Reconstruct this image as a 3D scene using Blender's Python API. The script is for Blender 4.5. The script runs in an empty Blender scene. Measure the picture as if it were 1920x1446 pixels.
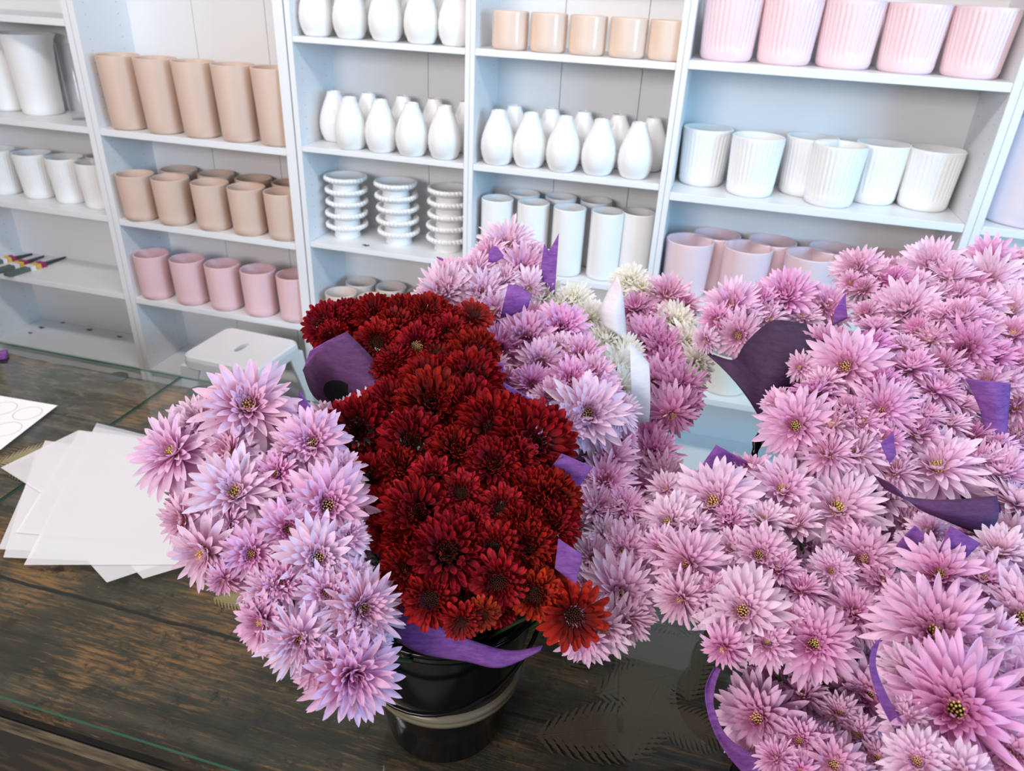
import bpy, bmesh, math, random
from mathutils import Vector, Matrix, noise
random.seed(7)
PI = math.pi
S = bpy.context.scene
COL = S.collection

# ------------------------------------------------------------------ camera
F = 1397.85                       # focal length in pixels of the 1920 px wide frame
YAW, PITCH, ROLL = math.radians(-14.2048), math.radians(28.5424), math.radians(2.8876)
CAM = Vector((0.0, -2.4372, 0.0))
fw = Vector((math.sin(YAW)*math.cos(PITCH), math.cos(YAW)*math.cos(PITCH), -math.sin(PITCH)))
rt = Vector((math.cos(YAW), -math.sin(YAW), 0))
dn = fw.cross(rt)
if dn.z > 0: dn = -dn
cr, sr = math.cos(ROLL), math.sin(ROLL)
RT = rt*cr - dn*sr
DN = rt*sr + dn*cr
cam_d = bpy.data.cameras.new('camera'); cam = bpy.data.objects.new('camera', cam_d); COL.objects.link(cam)
m = Matrix.Identity(4)
for i in range(3):
    m[i][0] = RT[i]; m[i][1] = -DN[i]; m[i][2] = -fw[i]; m[i][3] = CAM[i]
cam.matrix_world = m
cam_d.sensor_width = 36; cam_d.lens = F/1920*36; cam_d.clip_start = .02
cam_d.dof.use_dof = True; cam_d.dof.focus_distance = .78; cam_d.dof.aperture_fstop = 10.5
S.camera = cam

def at(u, v, d):                  # a point of the room from a measured direction and its distance
    return CAM + (fw + RT*((u-960)/F) + DN*((v-723)/F))*d
def at_z(u, v, z):
    r = fw + RT*((u-960)/F) + DN*((v-723)/F)
    return CAM + r*((z-CAM.z)/r.z)

# ------------------------------------------------------------------ light
W = bpy.data.worlds.new('room_daylight'); S.world = W; W.use_nodes = True
bgn = W.node_tree.nodes['Background']
bgn.inputs[0].default_value = (1.0, .90, .80, 1); bgn.inputs[1].default_value = .28
def area(name, loc, target, sx, sy, power, col):
    l = bpy.data.lights.new(name, 'AREA'); l.shape = 'RECTANGLE'; l.size = sx; l.size_y = sy
    l.energy = power; l.color = col
    o = bpy.data.objects.new(name, l); COL.objects.link(o); o.location = loc
    o.rotation_euler = (Vector(target)-Vector(loc)).to_track_quat('-Z', 'Y').to_euler()
    return o
area('ceiling_tube_light', (-.7, -1.35, 1.02), (-.7, -.75, -1.0), 3.8, .22, 43, (1.0, .95, .92))
area('side_window_light', (3.6, -2.6, .25), (-.6, 0, -.5), 1.3, 1.7, 142, (.30, .66, 1.0))
area('front_window_light', (-1.5, -5.0, .75), (-.2, -1.2, -.4), 2.0, 1.1, 118, (1.0, .93, .94))
S.view_settings.view_transform = 'Standard'; S.view_settings.look = 'None'
S.view_settings.gamma = 1; S.view_settings.use_curve_mapping = False
S.view_settings.exposure = 0.04

# ------------------------------------------------------------------ materials
def mat(name, col=(.8,.8,.8), rough=.5, **kw):
    m = bpy.data.materials.new(name); m.use_nodes = True
    b = m.node_tree.nodes['Principled BSDF']
    b.inputs['Base Color'].default_value = (*col, 1); b.inputs['Roughness'].default_value = rough
    for k, v in kw.items(): b.inputs[k.replace('_', ' ')].default_value = v
    return m
def nd(m, t, **kw):
    n = m.node_tree.nodes.new(t)
    for k, v in kw.items():
        if k in n.inputs.keys() if hasattr(n.inputs, 'keys') else False: n.inputs[k].default_value = v
        else: setattr(n, k, v)
    return n
def lk(m, a, b): m.node_tree.links.new(a, b)
def ramp(m, fac, stops):
    r = nd(m, 'ShaderNodeValToRGB'); e = r.color_ramp.elements
    while len(e) < len(stops): e.new(.5)
    for i, (p, c) in enumerate(stops): e[i].position = p; e[i].color = (*c, 1)
    lk(m, fac, r.inputs[0]); return r.outputs[0]
def mth(m, op, a, b=None, c=None):
    n = nd(m, 'ShaderNodeMath', operation=op)
    for i, x in enumerate((a, b, c)):
        if x is None: continue
        if isinstance(x, (int, float)): n.inputs[i].default_value = x
        else: lk(m, x, n.inputs[i])
    return n.outputs[0]
def mix(m, fac, a, b, bt='MIX'):
    n = nd(m, 'ShaderNodeMix', data_type='RGBA', blend_type=bt)
    for i, x in ((0, fac), (6, a), (7, b)):
        if isinstance(x, (int, float)): n.inputs[i].default_value = x
        elif isinstance(x, tuple): n.inputs[i].default_value = (*x, 1)
        else: lk(m, x, n.inputs[i])
    return n.outputs[2]
def tex(m, scale, vec=None, detail=4, rough=.6, mp=None):
    n = nd(m, 'ShaderNodeTexNoise'); n.inputs['Scale'].default_value = scale
    n.inputs['Detail'].default_value = detail; n.inputs['Roughness'].default_value = rough
    tc = nd(m, 'ShaderNodeTexCoord'); v = tc.outputs['Object']
    if mp:
        q = nd(m, 'ShaderNodeMapping'); q.inputs['Scale'].default_value = mp; lk(m, v, q.inputs[0]); v = q.outputs[0]
    lk(m, v, n.inputs['Vector']); return n.outputs[0]
def bump(m, h, s=.3, d=.001):
    b = nd(m, 'ShaderNodeBump'); b.inputs['Strength'].default_value = s; b.inputs['Distance'].default_value = d
    lk(m, h, b.inputs['Height']); lk(m, b.outputs[0], m.node_tree.nodes['Principled BSDF'].inputs['Normal'])
def P(m): return m.node_tree.nodes['Principled BSDF']

WHITE = mat('white_melamine', (.80,.81,.83), .38)
c = mix(WHITE, tex(WHITE, 3), (.77,.79,.81), (.83,.835,.85)); lk(WHITE, c, P(WHITE).inputs['Base Color'])
# side panels carry two columns of drilled peg holes
PEG = mat('white_melamine_with_peg_holes', (.80,.81,.83), .38)
tc = nd(PEG, 'ShaderNodeTexCoord'); sx = nd(PEG, 'ShaderNodeSeparateXYZ'); lk(PEG, tc.outputs['Object'], sx.inputs[0])
zf = mth(PEG, 'SUBTRACT', mth(PEG, 'MODULO', mth(PEG, 'ADD', sx.outputs[2], 10.0), .04), .02)
def hole(yc):
    dy = mth(PEG, 'SUBTRACT', sx.outputs[1], yc)
    d2 = mth(PEG, 'ADD', mth(PEG, 'MULTIPLY', zf, zf), mth(PEG, 'MULTIPLY', dy, dy))
    return mth(PEG, 'LESS_THAN', d2, .0019**2)
h = mth(PEG, 'MAXIMUM', hole(.05), hole(.215))
lk(PEG, mix(PEG, h, (.80,.81,.83), (.22,.22,.22)), P(PEG).inputs['Base Color'])
BACKP = mat('white_fibreboard', (.77,.78,.79), .5)
def ceramic(name, col, rough=.3, var=.04):
    m = mat(name, col, rough)
    c = mix(m, tex(m, 14), tuple(x*(1-var) for x in col), tuple(min(1, x*(1+var)) for x in col))
    lk(m, c, P(m).inputs['Base Color']); return m
WCER = ceramic('white_glaze', (.86,.86,.86), .22); WMAT = ceramic('matt_white_glaze', (.84,.84,.84), .5)
TAN = ceramic('tan_glaze', (.67,.50,.41), .38); PEACH = ceramic('peach_glaze', (.78,.61,.51), .2)
PINKC = ceramic('pink_glaze', (.85,.65,.69), .36); CREAM = ceramic('cream_glaze', (.82,.78,.70), .4)
GREYP = ceramic('grey_pink_glaze', (.70,.60,.56), .42); LILAC = ceramic('lilac_glaze', (.78,.72,.80), .35)
PINK2 = ceramic('rose_glaze', (.78,.53,.56), .38)
PLASW = mat('white_plastic', (.84,.85,.86), .35)
def clear_glass(name, tint, edge=None):
    m = bpy.data.materials.new(name); m.use_nodes = True; nt = m.node_tree; nt.nodes.clear()
    out = nt.nodes.new('ShaderNodeOutputMaterial'); mx = nt.nodes.new('ShaderNodeMixShader')
    tr = nt.nodes.new('ShaderNodeBsdfTransparent'); gl = nt.nodes.new('ShaderNodeBsdfGlossy'); fr = nt.nodes.new('ShaderNodeFresnel')
    tr.inputs[0].default_value = (*tint, 1); gl.inputs['Roughness'].default_value = .015; fr.inputs[0].default_value = 1.5
    gl.inputs[0].default_value = (.95,.97,.96,1)
    ge = nt.nodes.new('ShaderNodeNewGeometry'); iv = nt.nodes.new('ShaderNodeMath'); iv.operation = 'SUBTRACT'; iv.inputs[0].default_value = 1
    mu = nt.nodes.new('ShaderNodeMath'); mu.operation = 'MULTIPLY'; nt.links.new(ge.outputs['Backfacing'], iv.inputs[1]); nt.links.new(iv.outputs[0], mu.inputs[0]); nt.links.new(fr.outputs[0], mu.inputs[1])
    nt.links.new(mu.outputs[0], mx.inputs[0]); nt.links.new(tr.outputs[0], mx.inputs[1]); nt.links.new(gl.outputs[0], mx.inputs[2])
    nt.links.new(mx.outputs[0], out.inputs[0]); return m
GLASS = clear_glass('counter_glass', (.965,.98,.97)); CELLO = clear_glass('clear_film', (.93,.93,.95))
GEDGE = mat('green_glass_edge', (.02,.10,.06), .15)
BLACK = mat('black_plastic', (.003,.003,.004), .12, Specular_IOR_Level=.3)
RUBBER = mat('dark_rubber', (.035,.04,.04), .6)
GOLD = mat('worn_rim_band', (.15,.13,.085), .35)

WOOD = mat('old_dark_wood', (.1,.07,.04), .6)
g1 = tex(WOOD, 9, mp=(.35,2.4,1), detail=9, rough=.7); g2 = tex(WOOD, 60, mp=(.28,3.0,1), detail=7, rough=.75); g3 = tex(WOOD, 2.6, detail=3)
base = ramp(WOOD, g1, [(.30,(.010,.009,.005)), (.47,(.036,.030,.017)), (.60,(.072,.060,.038)), (.78,(.125,.104,.068))])
strk = ramp(WOOD, mth(WOOD, 'ADD', mth(WOOD, 'MULTIPLY', g2, .62), mth(WOOD, 'MULTIPLY', g3, .52)), [(.58,(0,0,0)), (.69,(1,1,1))])
c = mix(WOOD, mth(WOOD, 'MULTIPLY', strk, .9), base, (.33,.155,.052))
g4 = tex(WOOD, 35, detail=8, rough=.8)
c = mix(WOOD, ramp(WOOD, g4, [(.36,(1,1,1)), (.48,(0,0,0))]), c, (.012,.011,.008))
g5 = tex(WOOD, 140, detail=3); c = mix(WOOD, ramp(WOOD, g5, [(.74,(0,0,0)), (.77,(1,1,1))]), c, (.40,.32,.22))
tcw = nd(WOOD, 'ShaderNodeTexCoord'); sw = nd(WOOD, 'ShaderNodeSeparateXYZ'); lk(WOOD, tcw.outputs['Object'], sw.inputs[0])
wob = mth(WOOD, 'MULTIPLY', mth(WOOD, 'SUBTRACT', tex(WOOD, 5), .5), .02)
# joints between the three wide planks
yy = mth(WOOD, 'ADD', sw.outputs[1], wob)
j = mth(WOOD, 'LESS_THAN', mth(WOOD, 'ABSOLUTE', mth(WOOD, 'SUBTRACT', mth(WOOD, 'MODULO', mth(WOOD, 'ADD', yy, 10.06), .235), .117)), .0035)
c = mix(WOOD, j, c, (.008,.007,.005))
# patches of old pale paint along the far edge
pf = mth(WOOD, 'MULTIPLY', mth(WOOD, 'GREATER_THAN', sw.outputs[1], -1.30), ramp(WOOD, tex(WOOD, 22, mp=(1,2,1), detail=9, rough=.75), [(.50,(0,0,0)), (.62,(1,1,1))]))
c = mix(WOOD, mth(WOOD, 'MULTIPLY', pf, .42), c, (.26,.205,.125))
lk(WOOD, c, P(WOOD).inputs['Base Color']); bump(WOOD, mth(WOOD, 'SUBTRACT', g2, j), .7, .004)
DWOOD = mat('dark_painted_wood', (.02,.016,.011), .6)
c = mix(DWOOD, ramp(DWOOD, tex(DWOOD, 30, mp=(.25,2,1), detail=6), [(.55,(0,0,0)),(.75,(1,1,1))]), (.016,.014,.010), (.10,.06,.028)); lk(DWOOD, c, P(DWOOD).inputs['Base Color'])
LEDGE = mat('worn_wood_edge', (.12,.085,.05), .6)
c = ramp(LEDGE, tex(LEDGE, 30, mp=(.3,2,2), detail=6), [(.35,(.03,.022,.013)),(.6,(.17,.125,.075))]); lk(LEDGE, c, P(LEDGE).inputs['Base Color'])
CONC = mat('brown_concrete', (.2,.17,.13), .7)
c = ramp(CONC, tex(CONC, 3, detail=8), [(.3,(.13,.11,.08)),(.7,(.27,.235,.18))]); lk(CONC, c, P(CONC).inputs['Base Color'])
WALL = mat('white_wall', (.75,.75,.74), .8); c = mix(WALL, tex(WALL, 5), (.73,.73,.72), (.77,.77,.76)); lk(WALL, c, P(WALL).inputs['Base Color'])
CEIL = mat('ceiling_paint', (.45,.43,.41), .9)

def paper(name, a, b, trans=.35):
    m = mat(name, a, .75); g = tex(m, 55, mp=(1,1,4), detail=8, rough=.75)
    c = mix(m, ramp(m, g, [(.38,(0,0,0)),(.66,(1,1,1))]), a, b); lk(m, c, P(m).inputs['Base Color'])
    tr = nd(m, 'ShaderNodeBsdfTranslucent'); lk(m, c, tr.inputs[0]); mx = nd(m, 'ShaderNodeMixShader'); mx.inputs[0].default_value = trans
    lk(m, P(m).outputs[0], mx.inputs[1]); lk(m, tr.outputs[0], mx.inputs[2]); lk(m, mx.outputs[0], m.node_tree.nodes['Material Output'].inputs[0])
    bump(m, g, .25, .002); return m
PURP = paper('purple_tissue', (.19,.045,.29), (.35,.13,.45)); DPURP = paper('dark_purple_tissue', (.022,.005,.032), (.055,.014,.07), .1)
PLUM = paper('plum_tissue', (.075,.018,.09), (.145,.045,.16), .25); WPAP = paper('white_tissue', (.80,.78,.82), (.88,.86,.88), .4)
WSHEET = mat('translucent_white_sheet', (.92,.92,.95), .55, Alpha=.42)
STICK = mat('white_sticker_sheet', (.84,.84,.86), .5); GREYL = mat('grey_cut_line', (.33,.33,.33), .6)
INK = mat('black_label', (.006,.006,.007), .6, Specular_IOR_Level=.1); INKW = mat('white_print', (.6,.6,.6), .5)
TWHITE = mat('white_tag', (.8,.8,.82), .5); TYEL = mat('yellow_tag', (.75,.48,.08), .5); TMAG = mat('magenta_tag', (.33,.02,.12), .5)
SLEEVE = mat('grey_green_handle', (.12,.15,.14), .45)

def petal_mat(name, base, tip, inner, hv=.02, vv=.14, trans=.28, rough=.55, dark=None):
    m = mat(name, tip, rough); P(m).inputs['Specular IOR Level'].default_value = .22; ca = nd(m, 'ShaderNodeVertexColor', layer_name='petal'); sp = nd(m, 'ShaderNodeSeparateColor'); lk(m, ca.outputs[0], sp.inputs[0])
    t, ring, rnd = sp.outputs[0], sp.outputs[1], sp.outputs[2]
    c = mix(m, ramp(m, t, [(.0,(0,0,0)), (.75,(1,1,1))]), base, tip)
    c = mix(m, mth(m, 'MULTIPLY', mth(m, 'POWER', ring, 2.0), .75), c, inner)
    oi = nd(m, 'ShaderNodeObjectInfo'); hs = nd(m, 'ShaderNodeHueSaturation')
    lk(m, mth(m, 'ADD', mth(m, 'MULTIPLY', oi.outputs['Random'], hv), .5-hv/2), hs.inputs['Hue'])
    lk(m, mth(m, 'ADD', mth(m, 'MULTIPLY', rnd, vv), 1-vv/2), hs.inputs['Value'])
    lk(m, mth(m, 'ADD', mth(m, 'MULTIPLY', oi.outputs['Random'], -.3 if hv > .015 else 0.0), 1.10 if hv > .015 else 1.0), hs.inputs['Saturation'])
    lk(m, c, hs.inputs['Color']); c = hs.outputs[0]
    lk(m, c, P(m).inputs['Base Color'])
    uv = nd(m, 'ShaderNodeUVMap'); wv = nd(m, 'ShaderNodeTexWave'); wv.inputs['Scale'].default_value = 1.6; wv.inputs['Distortion'].default_value = .6
    lk(m, uv.outputs[0], wv.inputs[0]); bump(m, wv.outputs[1], .35, .0012)
    tr = nd(m, 'ShaderNodeBsdfTranslucent'); lk(m, c, tr.inputs[0]); mx = nd(m, 'ShaderNodeMixShader'); mx.inputs[0].default_value = trans
    lk(m, P(m).outputs[0], mx.inputs[1]); lk(m, tr.outputs[0], mx.inputs[2]); lk(m, mx.outputs[0], m.node_tree.nodes['Material Output'].inputs[0])
    return m
PK = petal_mat('pink_petal', (.66,.16,.42), (.92,.62,.83), (.78,.33,.57))
PKD = petal_mat('deep_pink_petal', (.50,.05,.24), (.86,.50,.75), (.62,.15,.42))
PKL = petal_mat('pale_pink_petal', (.78,.32,.56), (.93,.72,.88), (.84,.50,.70))
RD = petal_mat('dark_red_petal', (.035,.0015,.003), (.44,.012,.015), (.12,.003,.004), hv=.010, vv=.6, trans=.12, rough=.5)
RDO = petal_mat('orange_red_petal', (.10,.003,.004), (.55,.035,.012), (.08,.003,.003), hv=.010, vv=.5, trans=.15, rough=.5)
WH = petal_mat('cream_petal', (.95,.91,.76), (.96,.95,.92), (.96,.93,.80), hv=.0, vv=.08, trans=.4)
def cmat(name, a, b):
    m = mat(name, a, .6, Specular_IOR_Level=.12); ca = nd(m, 'ShaderNodeVertexColor', layer_name='petal'); sp = nd(m, 'ShaderNodeSeparateColor'); lk(m, ca.outputs[0], sp.inputs[0])
    lk(m, mix(m, sp.outputs[0], a, b), P(m).inputs['Base Color']); return m
CY = cmat('yellow_floret', (.55,.46,.08), (.92,.80,.30)); CB = cmat('amber_floret', (.48,.20,.12), (.90,.66,.32)); CD = cmat('dark_floret', (.02,.006,.004), (.09,.02,.012))
STEM = mat('green_stem', (.035,.07,.02), .6); LEAF = mat('dark_green_leaf', (.022,.05,.02), .55); FERN = mat('dried_fern', (.30,.24,.12), .8); FERND = mat('dark_dried_fern', (.085,.065,.04), .8)

# ------------------------------------------------------------------ object helpers
def link(name, me, parent=None, mats=(), smooth=False):
    if isinstance(me, bmesh.types.BMesh):
        b = me; me = bpy.data.meshes.new(name); b.to_mesh(me); b.free()
    if not me.materials:
        for q in mats: me.materials.append(q)
    if smooth:
        for p in me.polygons: p.use_smooth = True
    o = bpy.data.objects.new(name, me); COL.objects.link(o)
    if parent: o.parent = parent
    return o
def tag(o, label=None, cat=None, group=None, kind=None):
    if label: o['label'] = label
    if cat: o['category'] = cat
    if group: o['group'] = group
    if kind: o['kind'] = kind
    return o
def empty(name, loc=(0,0,0), label=None, cat=None, group=None):
    o = bpy.data.objects.new(name, None); COL.objects.link(o); o.location = loc; o.empty_display_size = .05
    return tag(o, label, cat, group)
def dup(root, loc=None):
    r = root.copy(); COL.objects.link(r)
    if loc is not None: r.location = loc
    for ch in list(root.children):
        c = ch.copy(); COL.objects.link(c); c.parent = r
        for g in ch.children:
            d = g.copy(); COL.objects.link(d); d.parent = c
    return r
def box(b, x0, x1, y0, y1, z0, z1, mi=0):
    v = [b.verts.new(p) for p in ((x0,y0,z0),(x1,y0,z0),(x1,y1,z0),(x0,y1,z0),(x0,y0,z1),(x1,y0,z1),(x1,y1,z1),(x0,y1,z1))]
    fs = []
    for f in ((0,3,2,1),(4,5,6,7),(0,1,5,4),(1,2,6,5),(2,3,7,6),(3,0,4,7)):
        q = b.faces.new([v[i] for i in f]); q.material_index = mi; fs.append(q)
    return fs
def bx(x0, x1, y0, y1, z0, z1, bev=0):
    b = bmesh.new(); box(b, x0, x1, y0, y1, z0, z1)
    if bev: bmesh.ops.bevel(b, geom=b.edges[:], offset=bev, segments=2, affect='EDGES')
    return b
def lathe(prof, n=48, ribs=0, amp=0, zr=(0, 9), cap=True):
    b = bmesh.new(); rows = []
    for r, z in prof:
        row = []
        for i in range(n):
            a = 2*PI*i/n; rr = r
            if ribs and zr[0] <= z <= zr[1]: rr = r*(1 + amp*(abs(math.sin(ribs*a/2))**1.0 - .5)*2)
            row.append(b.verts.new((rr*math.cos(a), rr*math.sin(a), z)))
        rows.append(row)
    for k in range(len(rows)-1):
        for i in range(n):
            j = (i+1) % n; b.faces.new((rows[k][i], rows[k][j], rows[k+1][j], rows[k+1][i]))
    if cap:
        b.faces.new(list(reversed(rows[0]))); b.faces.new(rows[-1])
    return b
def tube(b, pts, r, n=6, r2=None):
    pts = [Vector(p) for p in pts]; rows = []
    for i, p in enumerate(pts):
        t = (pts[min(i+1, len(pts)-1)] - pts[max(i-1, 0)]).normalized()
        a = t.orthogonal().normalized(); c = t.cross(a)
        rr = r if r2 is None else r + (r2-r)*i/(len(pts)-1)
        rows.append([b.verts.new(p + (a*math.cos(2*PI*k/n) + c*math.sin(2*PI*k/n))*rr) for k in range(n)])
    for k in range(len(rows)-1):
        for i in range(n): b.faces.new((rows[k][i], rows[k][(i+1)%n], rows[k+1][(i+1)%n], rows[k+1][i]))
    b.faces.new(list(reversed(rows[0]))); b.faces.new(rows[-1])

# ------------------------------------------------------------------ the room
FLOOR = -1.70; CTOP = -.945
tag(link('floor', bx(-5, 4, -6.5, .4, FLOOR-.05, FLOOR), mats=[CONC]), kind='structure')
tag(link('wall_back', bx(-5, 4, .32, .40, FLOOR, 1.1), mats=[WALL]), kind='structure')
tag(link('ceiling', bx(-5, 4, -4.0, .4, 1.1, 1.16), mats=[CEIL]), kind='structure')

# ------------------------------------------------------------------ bookcases
T = .02; DEP = .28; TOP = .34
def bookcase(xl, xr, tl, tr, shelves, label, seams=(), T=.02):
    t = empty('bookcase', ((xl+xr)/2, 0, FLOOR), label, 'bookcase', 'white open bookcases along the wall')
    ox, oz = (xl+xr)/2, FLOOR
    def part(n, b, mm):
        o = link(n, b, t, [mm]); o.matrix_parent_inverse = Matrix.Translation((-ox, 0, -oz)); return o
    part('side_panel', bx(xl-tl, xl, 0, DEP, FLOOR, TOP, .0012), PEG)
    part('side_panel', bx(xr, xr+tr, 0, DEP, FLOOR, TOP, .0012), PEG)
    bb = bmesh.new(); xs = [xl] + [xl+(xr-xl)*s for s in seams] + [xr]
    for i in range(len(xs)-1): box(bb, xs[i]+(.001 if i else 0), xs[i+1]-(.001 if i < len(xs)-2 else 0), DEP-.008, DEP-.002, FLOOR+.06, TOP)
    part('back_panel', bb, BACKP)
    for z in shelves: part('shelf', bx(xl+.0005, xr-.0005, .002, DEP-.009, z, z+T, .0012), WHITE)
    part('top_panel', bx(xl, xr, 0, DEP-.009, TOP-T, TOP, .001), WHITE)
    part('plinth', bx(xl, xr, .012, .03, FLOOR, -1.62, .001), WHITE)
    part('bottom_shelf', bx(xl+.0005, xr-.0005, 0, DEP-.009, -1.62, -1.60, .0012), WHITE)
    return t
bookcase(-3.14, -2.342, .02, .025, [.135, -.219, -.592, -.937, -1.275], 'white bookcase at the far left holding white jugs, with bare lower shelves', T=.024)
bookcase(-2.29, -1.495, .025, .038, [-.593, -.944, -1.284], 'white bookcase of tall tan vases, tan pots and pink pots, behind the stool', (.36, .75), T=.0245)
bookcase(-1.432, -.824, .02, .0155, [.14, -.215, -.571, -.923, -1.28], 'narrow white bookcase holding stacks of scalloped dishes', (.62,), T=.018)
bookcase(-.792, -.166, .0155, .0175, [.14, -.215, -.572, -.931, -1.28], 'narrow white bookcase with peach pots above bottle vases and white cylinders', (.36, .8))
bookcase(-.13, .733, .0175, .022, [.19, -.209, -.598, -.955, -1.31], 'wide white bookcase of ribbed pink and ribbed white pots, right of centre', T=.024)
bookcase(.778, 1.58, .022, .02, [.19, -.209, -.598, -.955, -1.31], 'white bookcase cut off by the right edge of the picture', T=.024)

# ------------------------------------------------------------------ pots
def hollow(r0, r1, H, w=.006, foot=.0, lip=.0, rb=.012):
    p = [(r0*.6, .0), (r0-rb, 0), (r0-rb*.3, rb*.25), (r0, rb)]
    for i in range(1, 9): p.append((r0+(r1-r0)*i/8, rb+(H-rb-.003)*i/8))
    p += [(r1+lip, H-.002), (r1-w*.4, H), (r1-w, H-.002)]
    for i in range(5): p.append(((r1-w)+(r0-r1)*(i+1)/6, H-.004-(H-.02)*(i+1)/6))
    p.append((r0*.5, .014)); return p
def ribbed(r0, r1, H, ribs, amp, zb, w=.006, n=None):
    n = n or ribs*6
    p = [(r0*.6, 0), (r0*.86, 0), (r0*.95, .006), (r0, .018), (r0*1.0, zb-.002)]
    k = len(p)
    for i in range(9): p.append((r0*.995+(r1-r0)*i/8, zb+(H-.014-zb)*i/8))
    p += [(r1*1.0, H-.010), (r1, H-.002), (r1-w*.4, H), (r1-w, H-.002)]
    for i in range(5): p.append(((r1-w)+(r0-r1)*(i+1)/6, H-.014-(H-.03)*(i+1)/6))
    p.append((r0*.5, .014))
    b = bmesh.new(); rows = []
    for q, (r, z) in enumerate(p):
        on = k <= q < k+9; row = []
        for i in range(n):
            a = 2*PI*i/n; rr = r*(1+amp*(2*abs(math.sin(ribs*a/2))-1.27)) if on else r
            row.append(b.verts.new((rr*math.cos(a), rr*math.sin(a), z)))
        rows.append(row)
    for q in range(len(rows)-1):
        for i in range(n):
            j2 = (i+1) % n; b.faces.new((rows[q][i], rows[q][j2], rows[q+1][j2], rows[q+1][i]))
    b.faces.new(list(reversed(rows[0]))); b.faces.new(rows[-1]); return b
def bottle():
    pr = [(.030,0),(.038,.001),(.045,.008),(.0535,.028),(.0575,.050),(.0572,.070),(.053,.093),(.0445,.118),(.0355,.139),(.0275,.156),(.0248,.164),(.024,.171),(.022,.172),(.021,.168),(.022,.15),(.03,.13),(.02,.02)]
    return lathe(pr, 40)
def mk(bm, name, m):
    me = bpy.data.meshes.new(name); bm.to_mesh(me); bm.free(); me.materials.append(m)
    for p in me.polygons: p.use_smooth = True
    try: me.set_sharp_from_angle(angle=math.radians(50))
    except Exception: pass
    return me
def put(name, me, x, y, z, label, cat, group, rz=0, s=1.0):
    o = bpy.data.objects.new(name, me); COL.objects.link(o); o.location = (x, y, z); o.rotation_euler.z = rz; o.scale = (s, s, s)
    return tag(o, label, cat, group)
def ords(n):
    if n == 1: return ['only']
    mid = {2: [], 3: ['middle'], 4: ['second from left', 'third from left'], 5: ['second from left', 'middle', 'second from right'], 6: ['second from left', 'third from left', 'fourth from left', 'second from right']}[n]
    return ['leftmost'] + mid + ['rightmost']
def row(name, me, pts, z, text, cat, group, s=1.0):
    for (x, y), w in zip(pts, ords(len(pts))): put(name, me, x, y, z, w+' of the '+text, cat, group, random.uniform(0, 6), s)
NW = {4: 'four', 5: 'five', 3: 'three'}
# far-left bookcase
pit = lathe([(.05,0),(.070,.0),(.076,.006),(.077,.03),(.079,.12),(.083,.20),(.087,.25),(.094,.278),(.104,.297),(.1045,.300),(.100,.300),(.090,.275),(.083,.24),(.075,.1),(.07,.02),(.03,.012)], 56)
for v in pit.verts:                                         # the pouring lip on the left of the rim
    if v.co.z > .26 and v.co.x < 0:
        k = (v.co.z-.26)/.04*max(0, -v.co.x/.1)**3; v.co.x -= .018*k
jug = put('white_jug', mk(pit, 'white_jug', WCER), -2.70, .165, -.568, 'tall white jug with flared rim and pouring lip', 'jug', 'white jugs on the far-left bookcase')
put('white_vase', mk(lathe(hollow(.062, .070, .262), 48), 'white_vase', WCER), -2.868, .17, -.568, 'tall plain white vase left of the flared jug', 'vase', 'white jugs on the far-left bookcase')
gl = lathe([(.03,0),(.033,0),(.034,.004),(.034,.276),(.0335,.279),(.031,.279),(.031,.03),(.027,.024),(.01,.022)], 40)
put('glass_cylinder_vase', mk(gl, 'glass_vase', CELLO), -2.49, .13, -.568, 'clear glass cylinder vase with thick base right of the white jug', 'vase', None)
WR = mk(ribbed(.064, .075, .186, 40, .008, .03), 'white_tapered_pot', WMAT)
row('tapered_white_pot', WR, [(-2.960,.125),(-2.787,.135),(-2.618,.13),(-2.452,.11)], -.913, 'four front matt white pots on the far-left bookcase', 'pot', 'matt white pots on the far-left bookcase')
put('tapered_white_pot', WR, -2.50, .225, -.913, 'matt white pot half hidden behind the front row on the far-left bookcase', 'pot', 'matt white pots on the far-left bookcase')
# tan vases
TV = mk(lathe(hollow(.065, .077, .262, .006), 56), 'tall_tan_vase', TAN)
row('tall_tan_vase', TV, [(-2.203,.070),(-2.040,.068),(-1.880,.068),(-1.718,.068),(-1.560,.070)], -.5685, 'five tall tan cylinder vases', 'vase', 'tall tan cylinder vases')
TP = mk(ribbed(.065, .071, .180, 60, .004, .03), 'tan_pot', TAN)
row('tan_ribbed_pot', TP, [(-2.217,.056),(-2.058,.060),(-1.882,.062),(-1.722,.062),(-1.566,.062)], -.9195, 'five finely ribbed tan pots in the front row', 'pot', 'finely ribbed tan pots')
row('tan_ribbed_pot', TP, [(-2.12,.195),(-1.945,.195),(-1.775,.195),(-1.61,.195)], -.9195, 'four finely ribbed tan pots in the back row', 'pot', 'finely ribbed tan pots')
PP = mk(ribbed(.066, .071, .190, 60, .003, .03), 'pink_pot', PINK2)
row('pink_tapered_pot', PP, [(-2.217,.062),(-2.045,.064),(-1.882,.066),(-1.716,.064),(-1.554,.064)], -1.2595, 'five pink tapered pots behind the stool', 'pot', 'pink tapered pots behind the stool')
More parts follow.
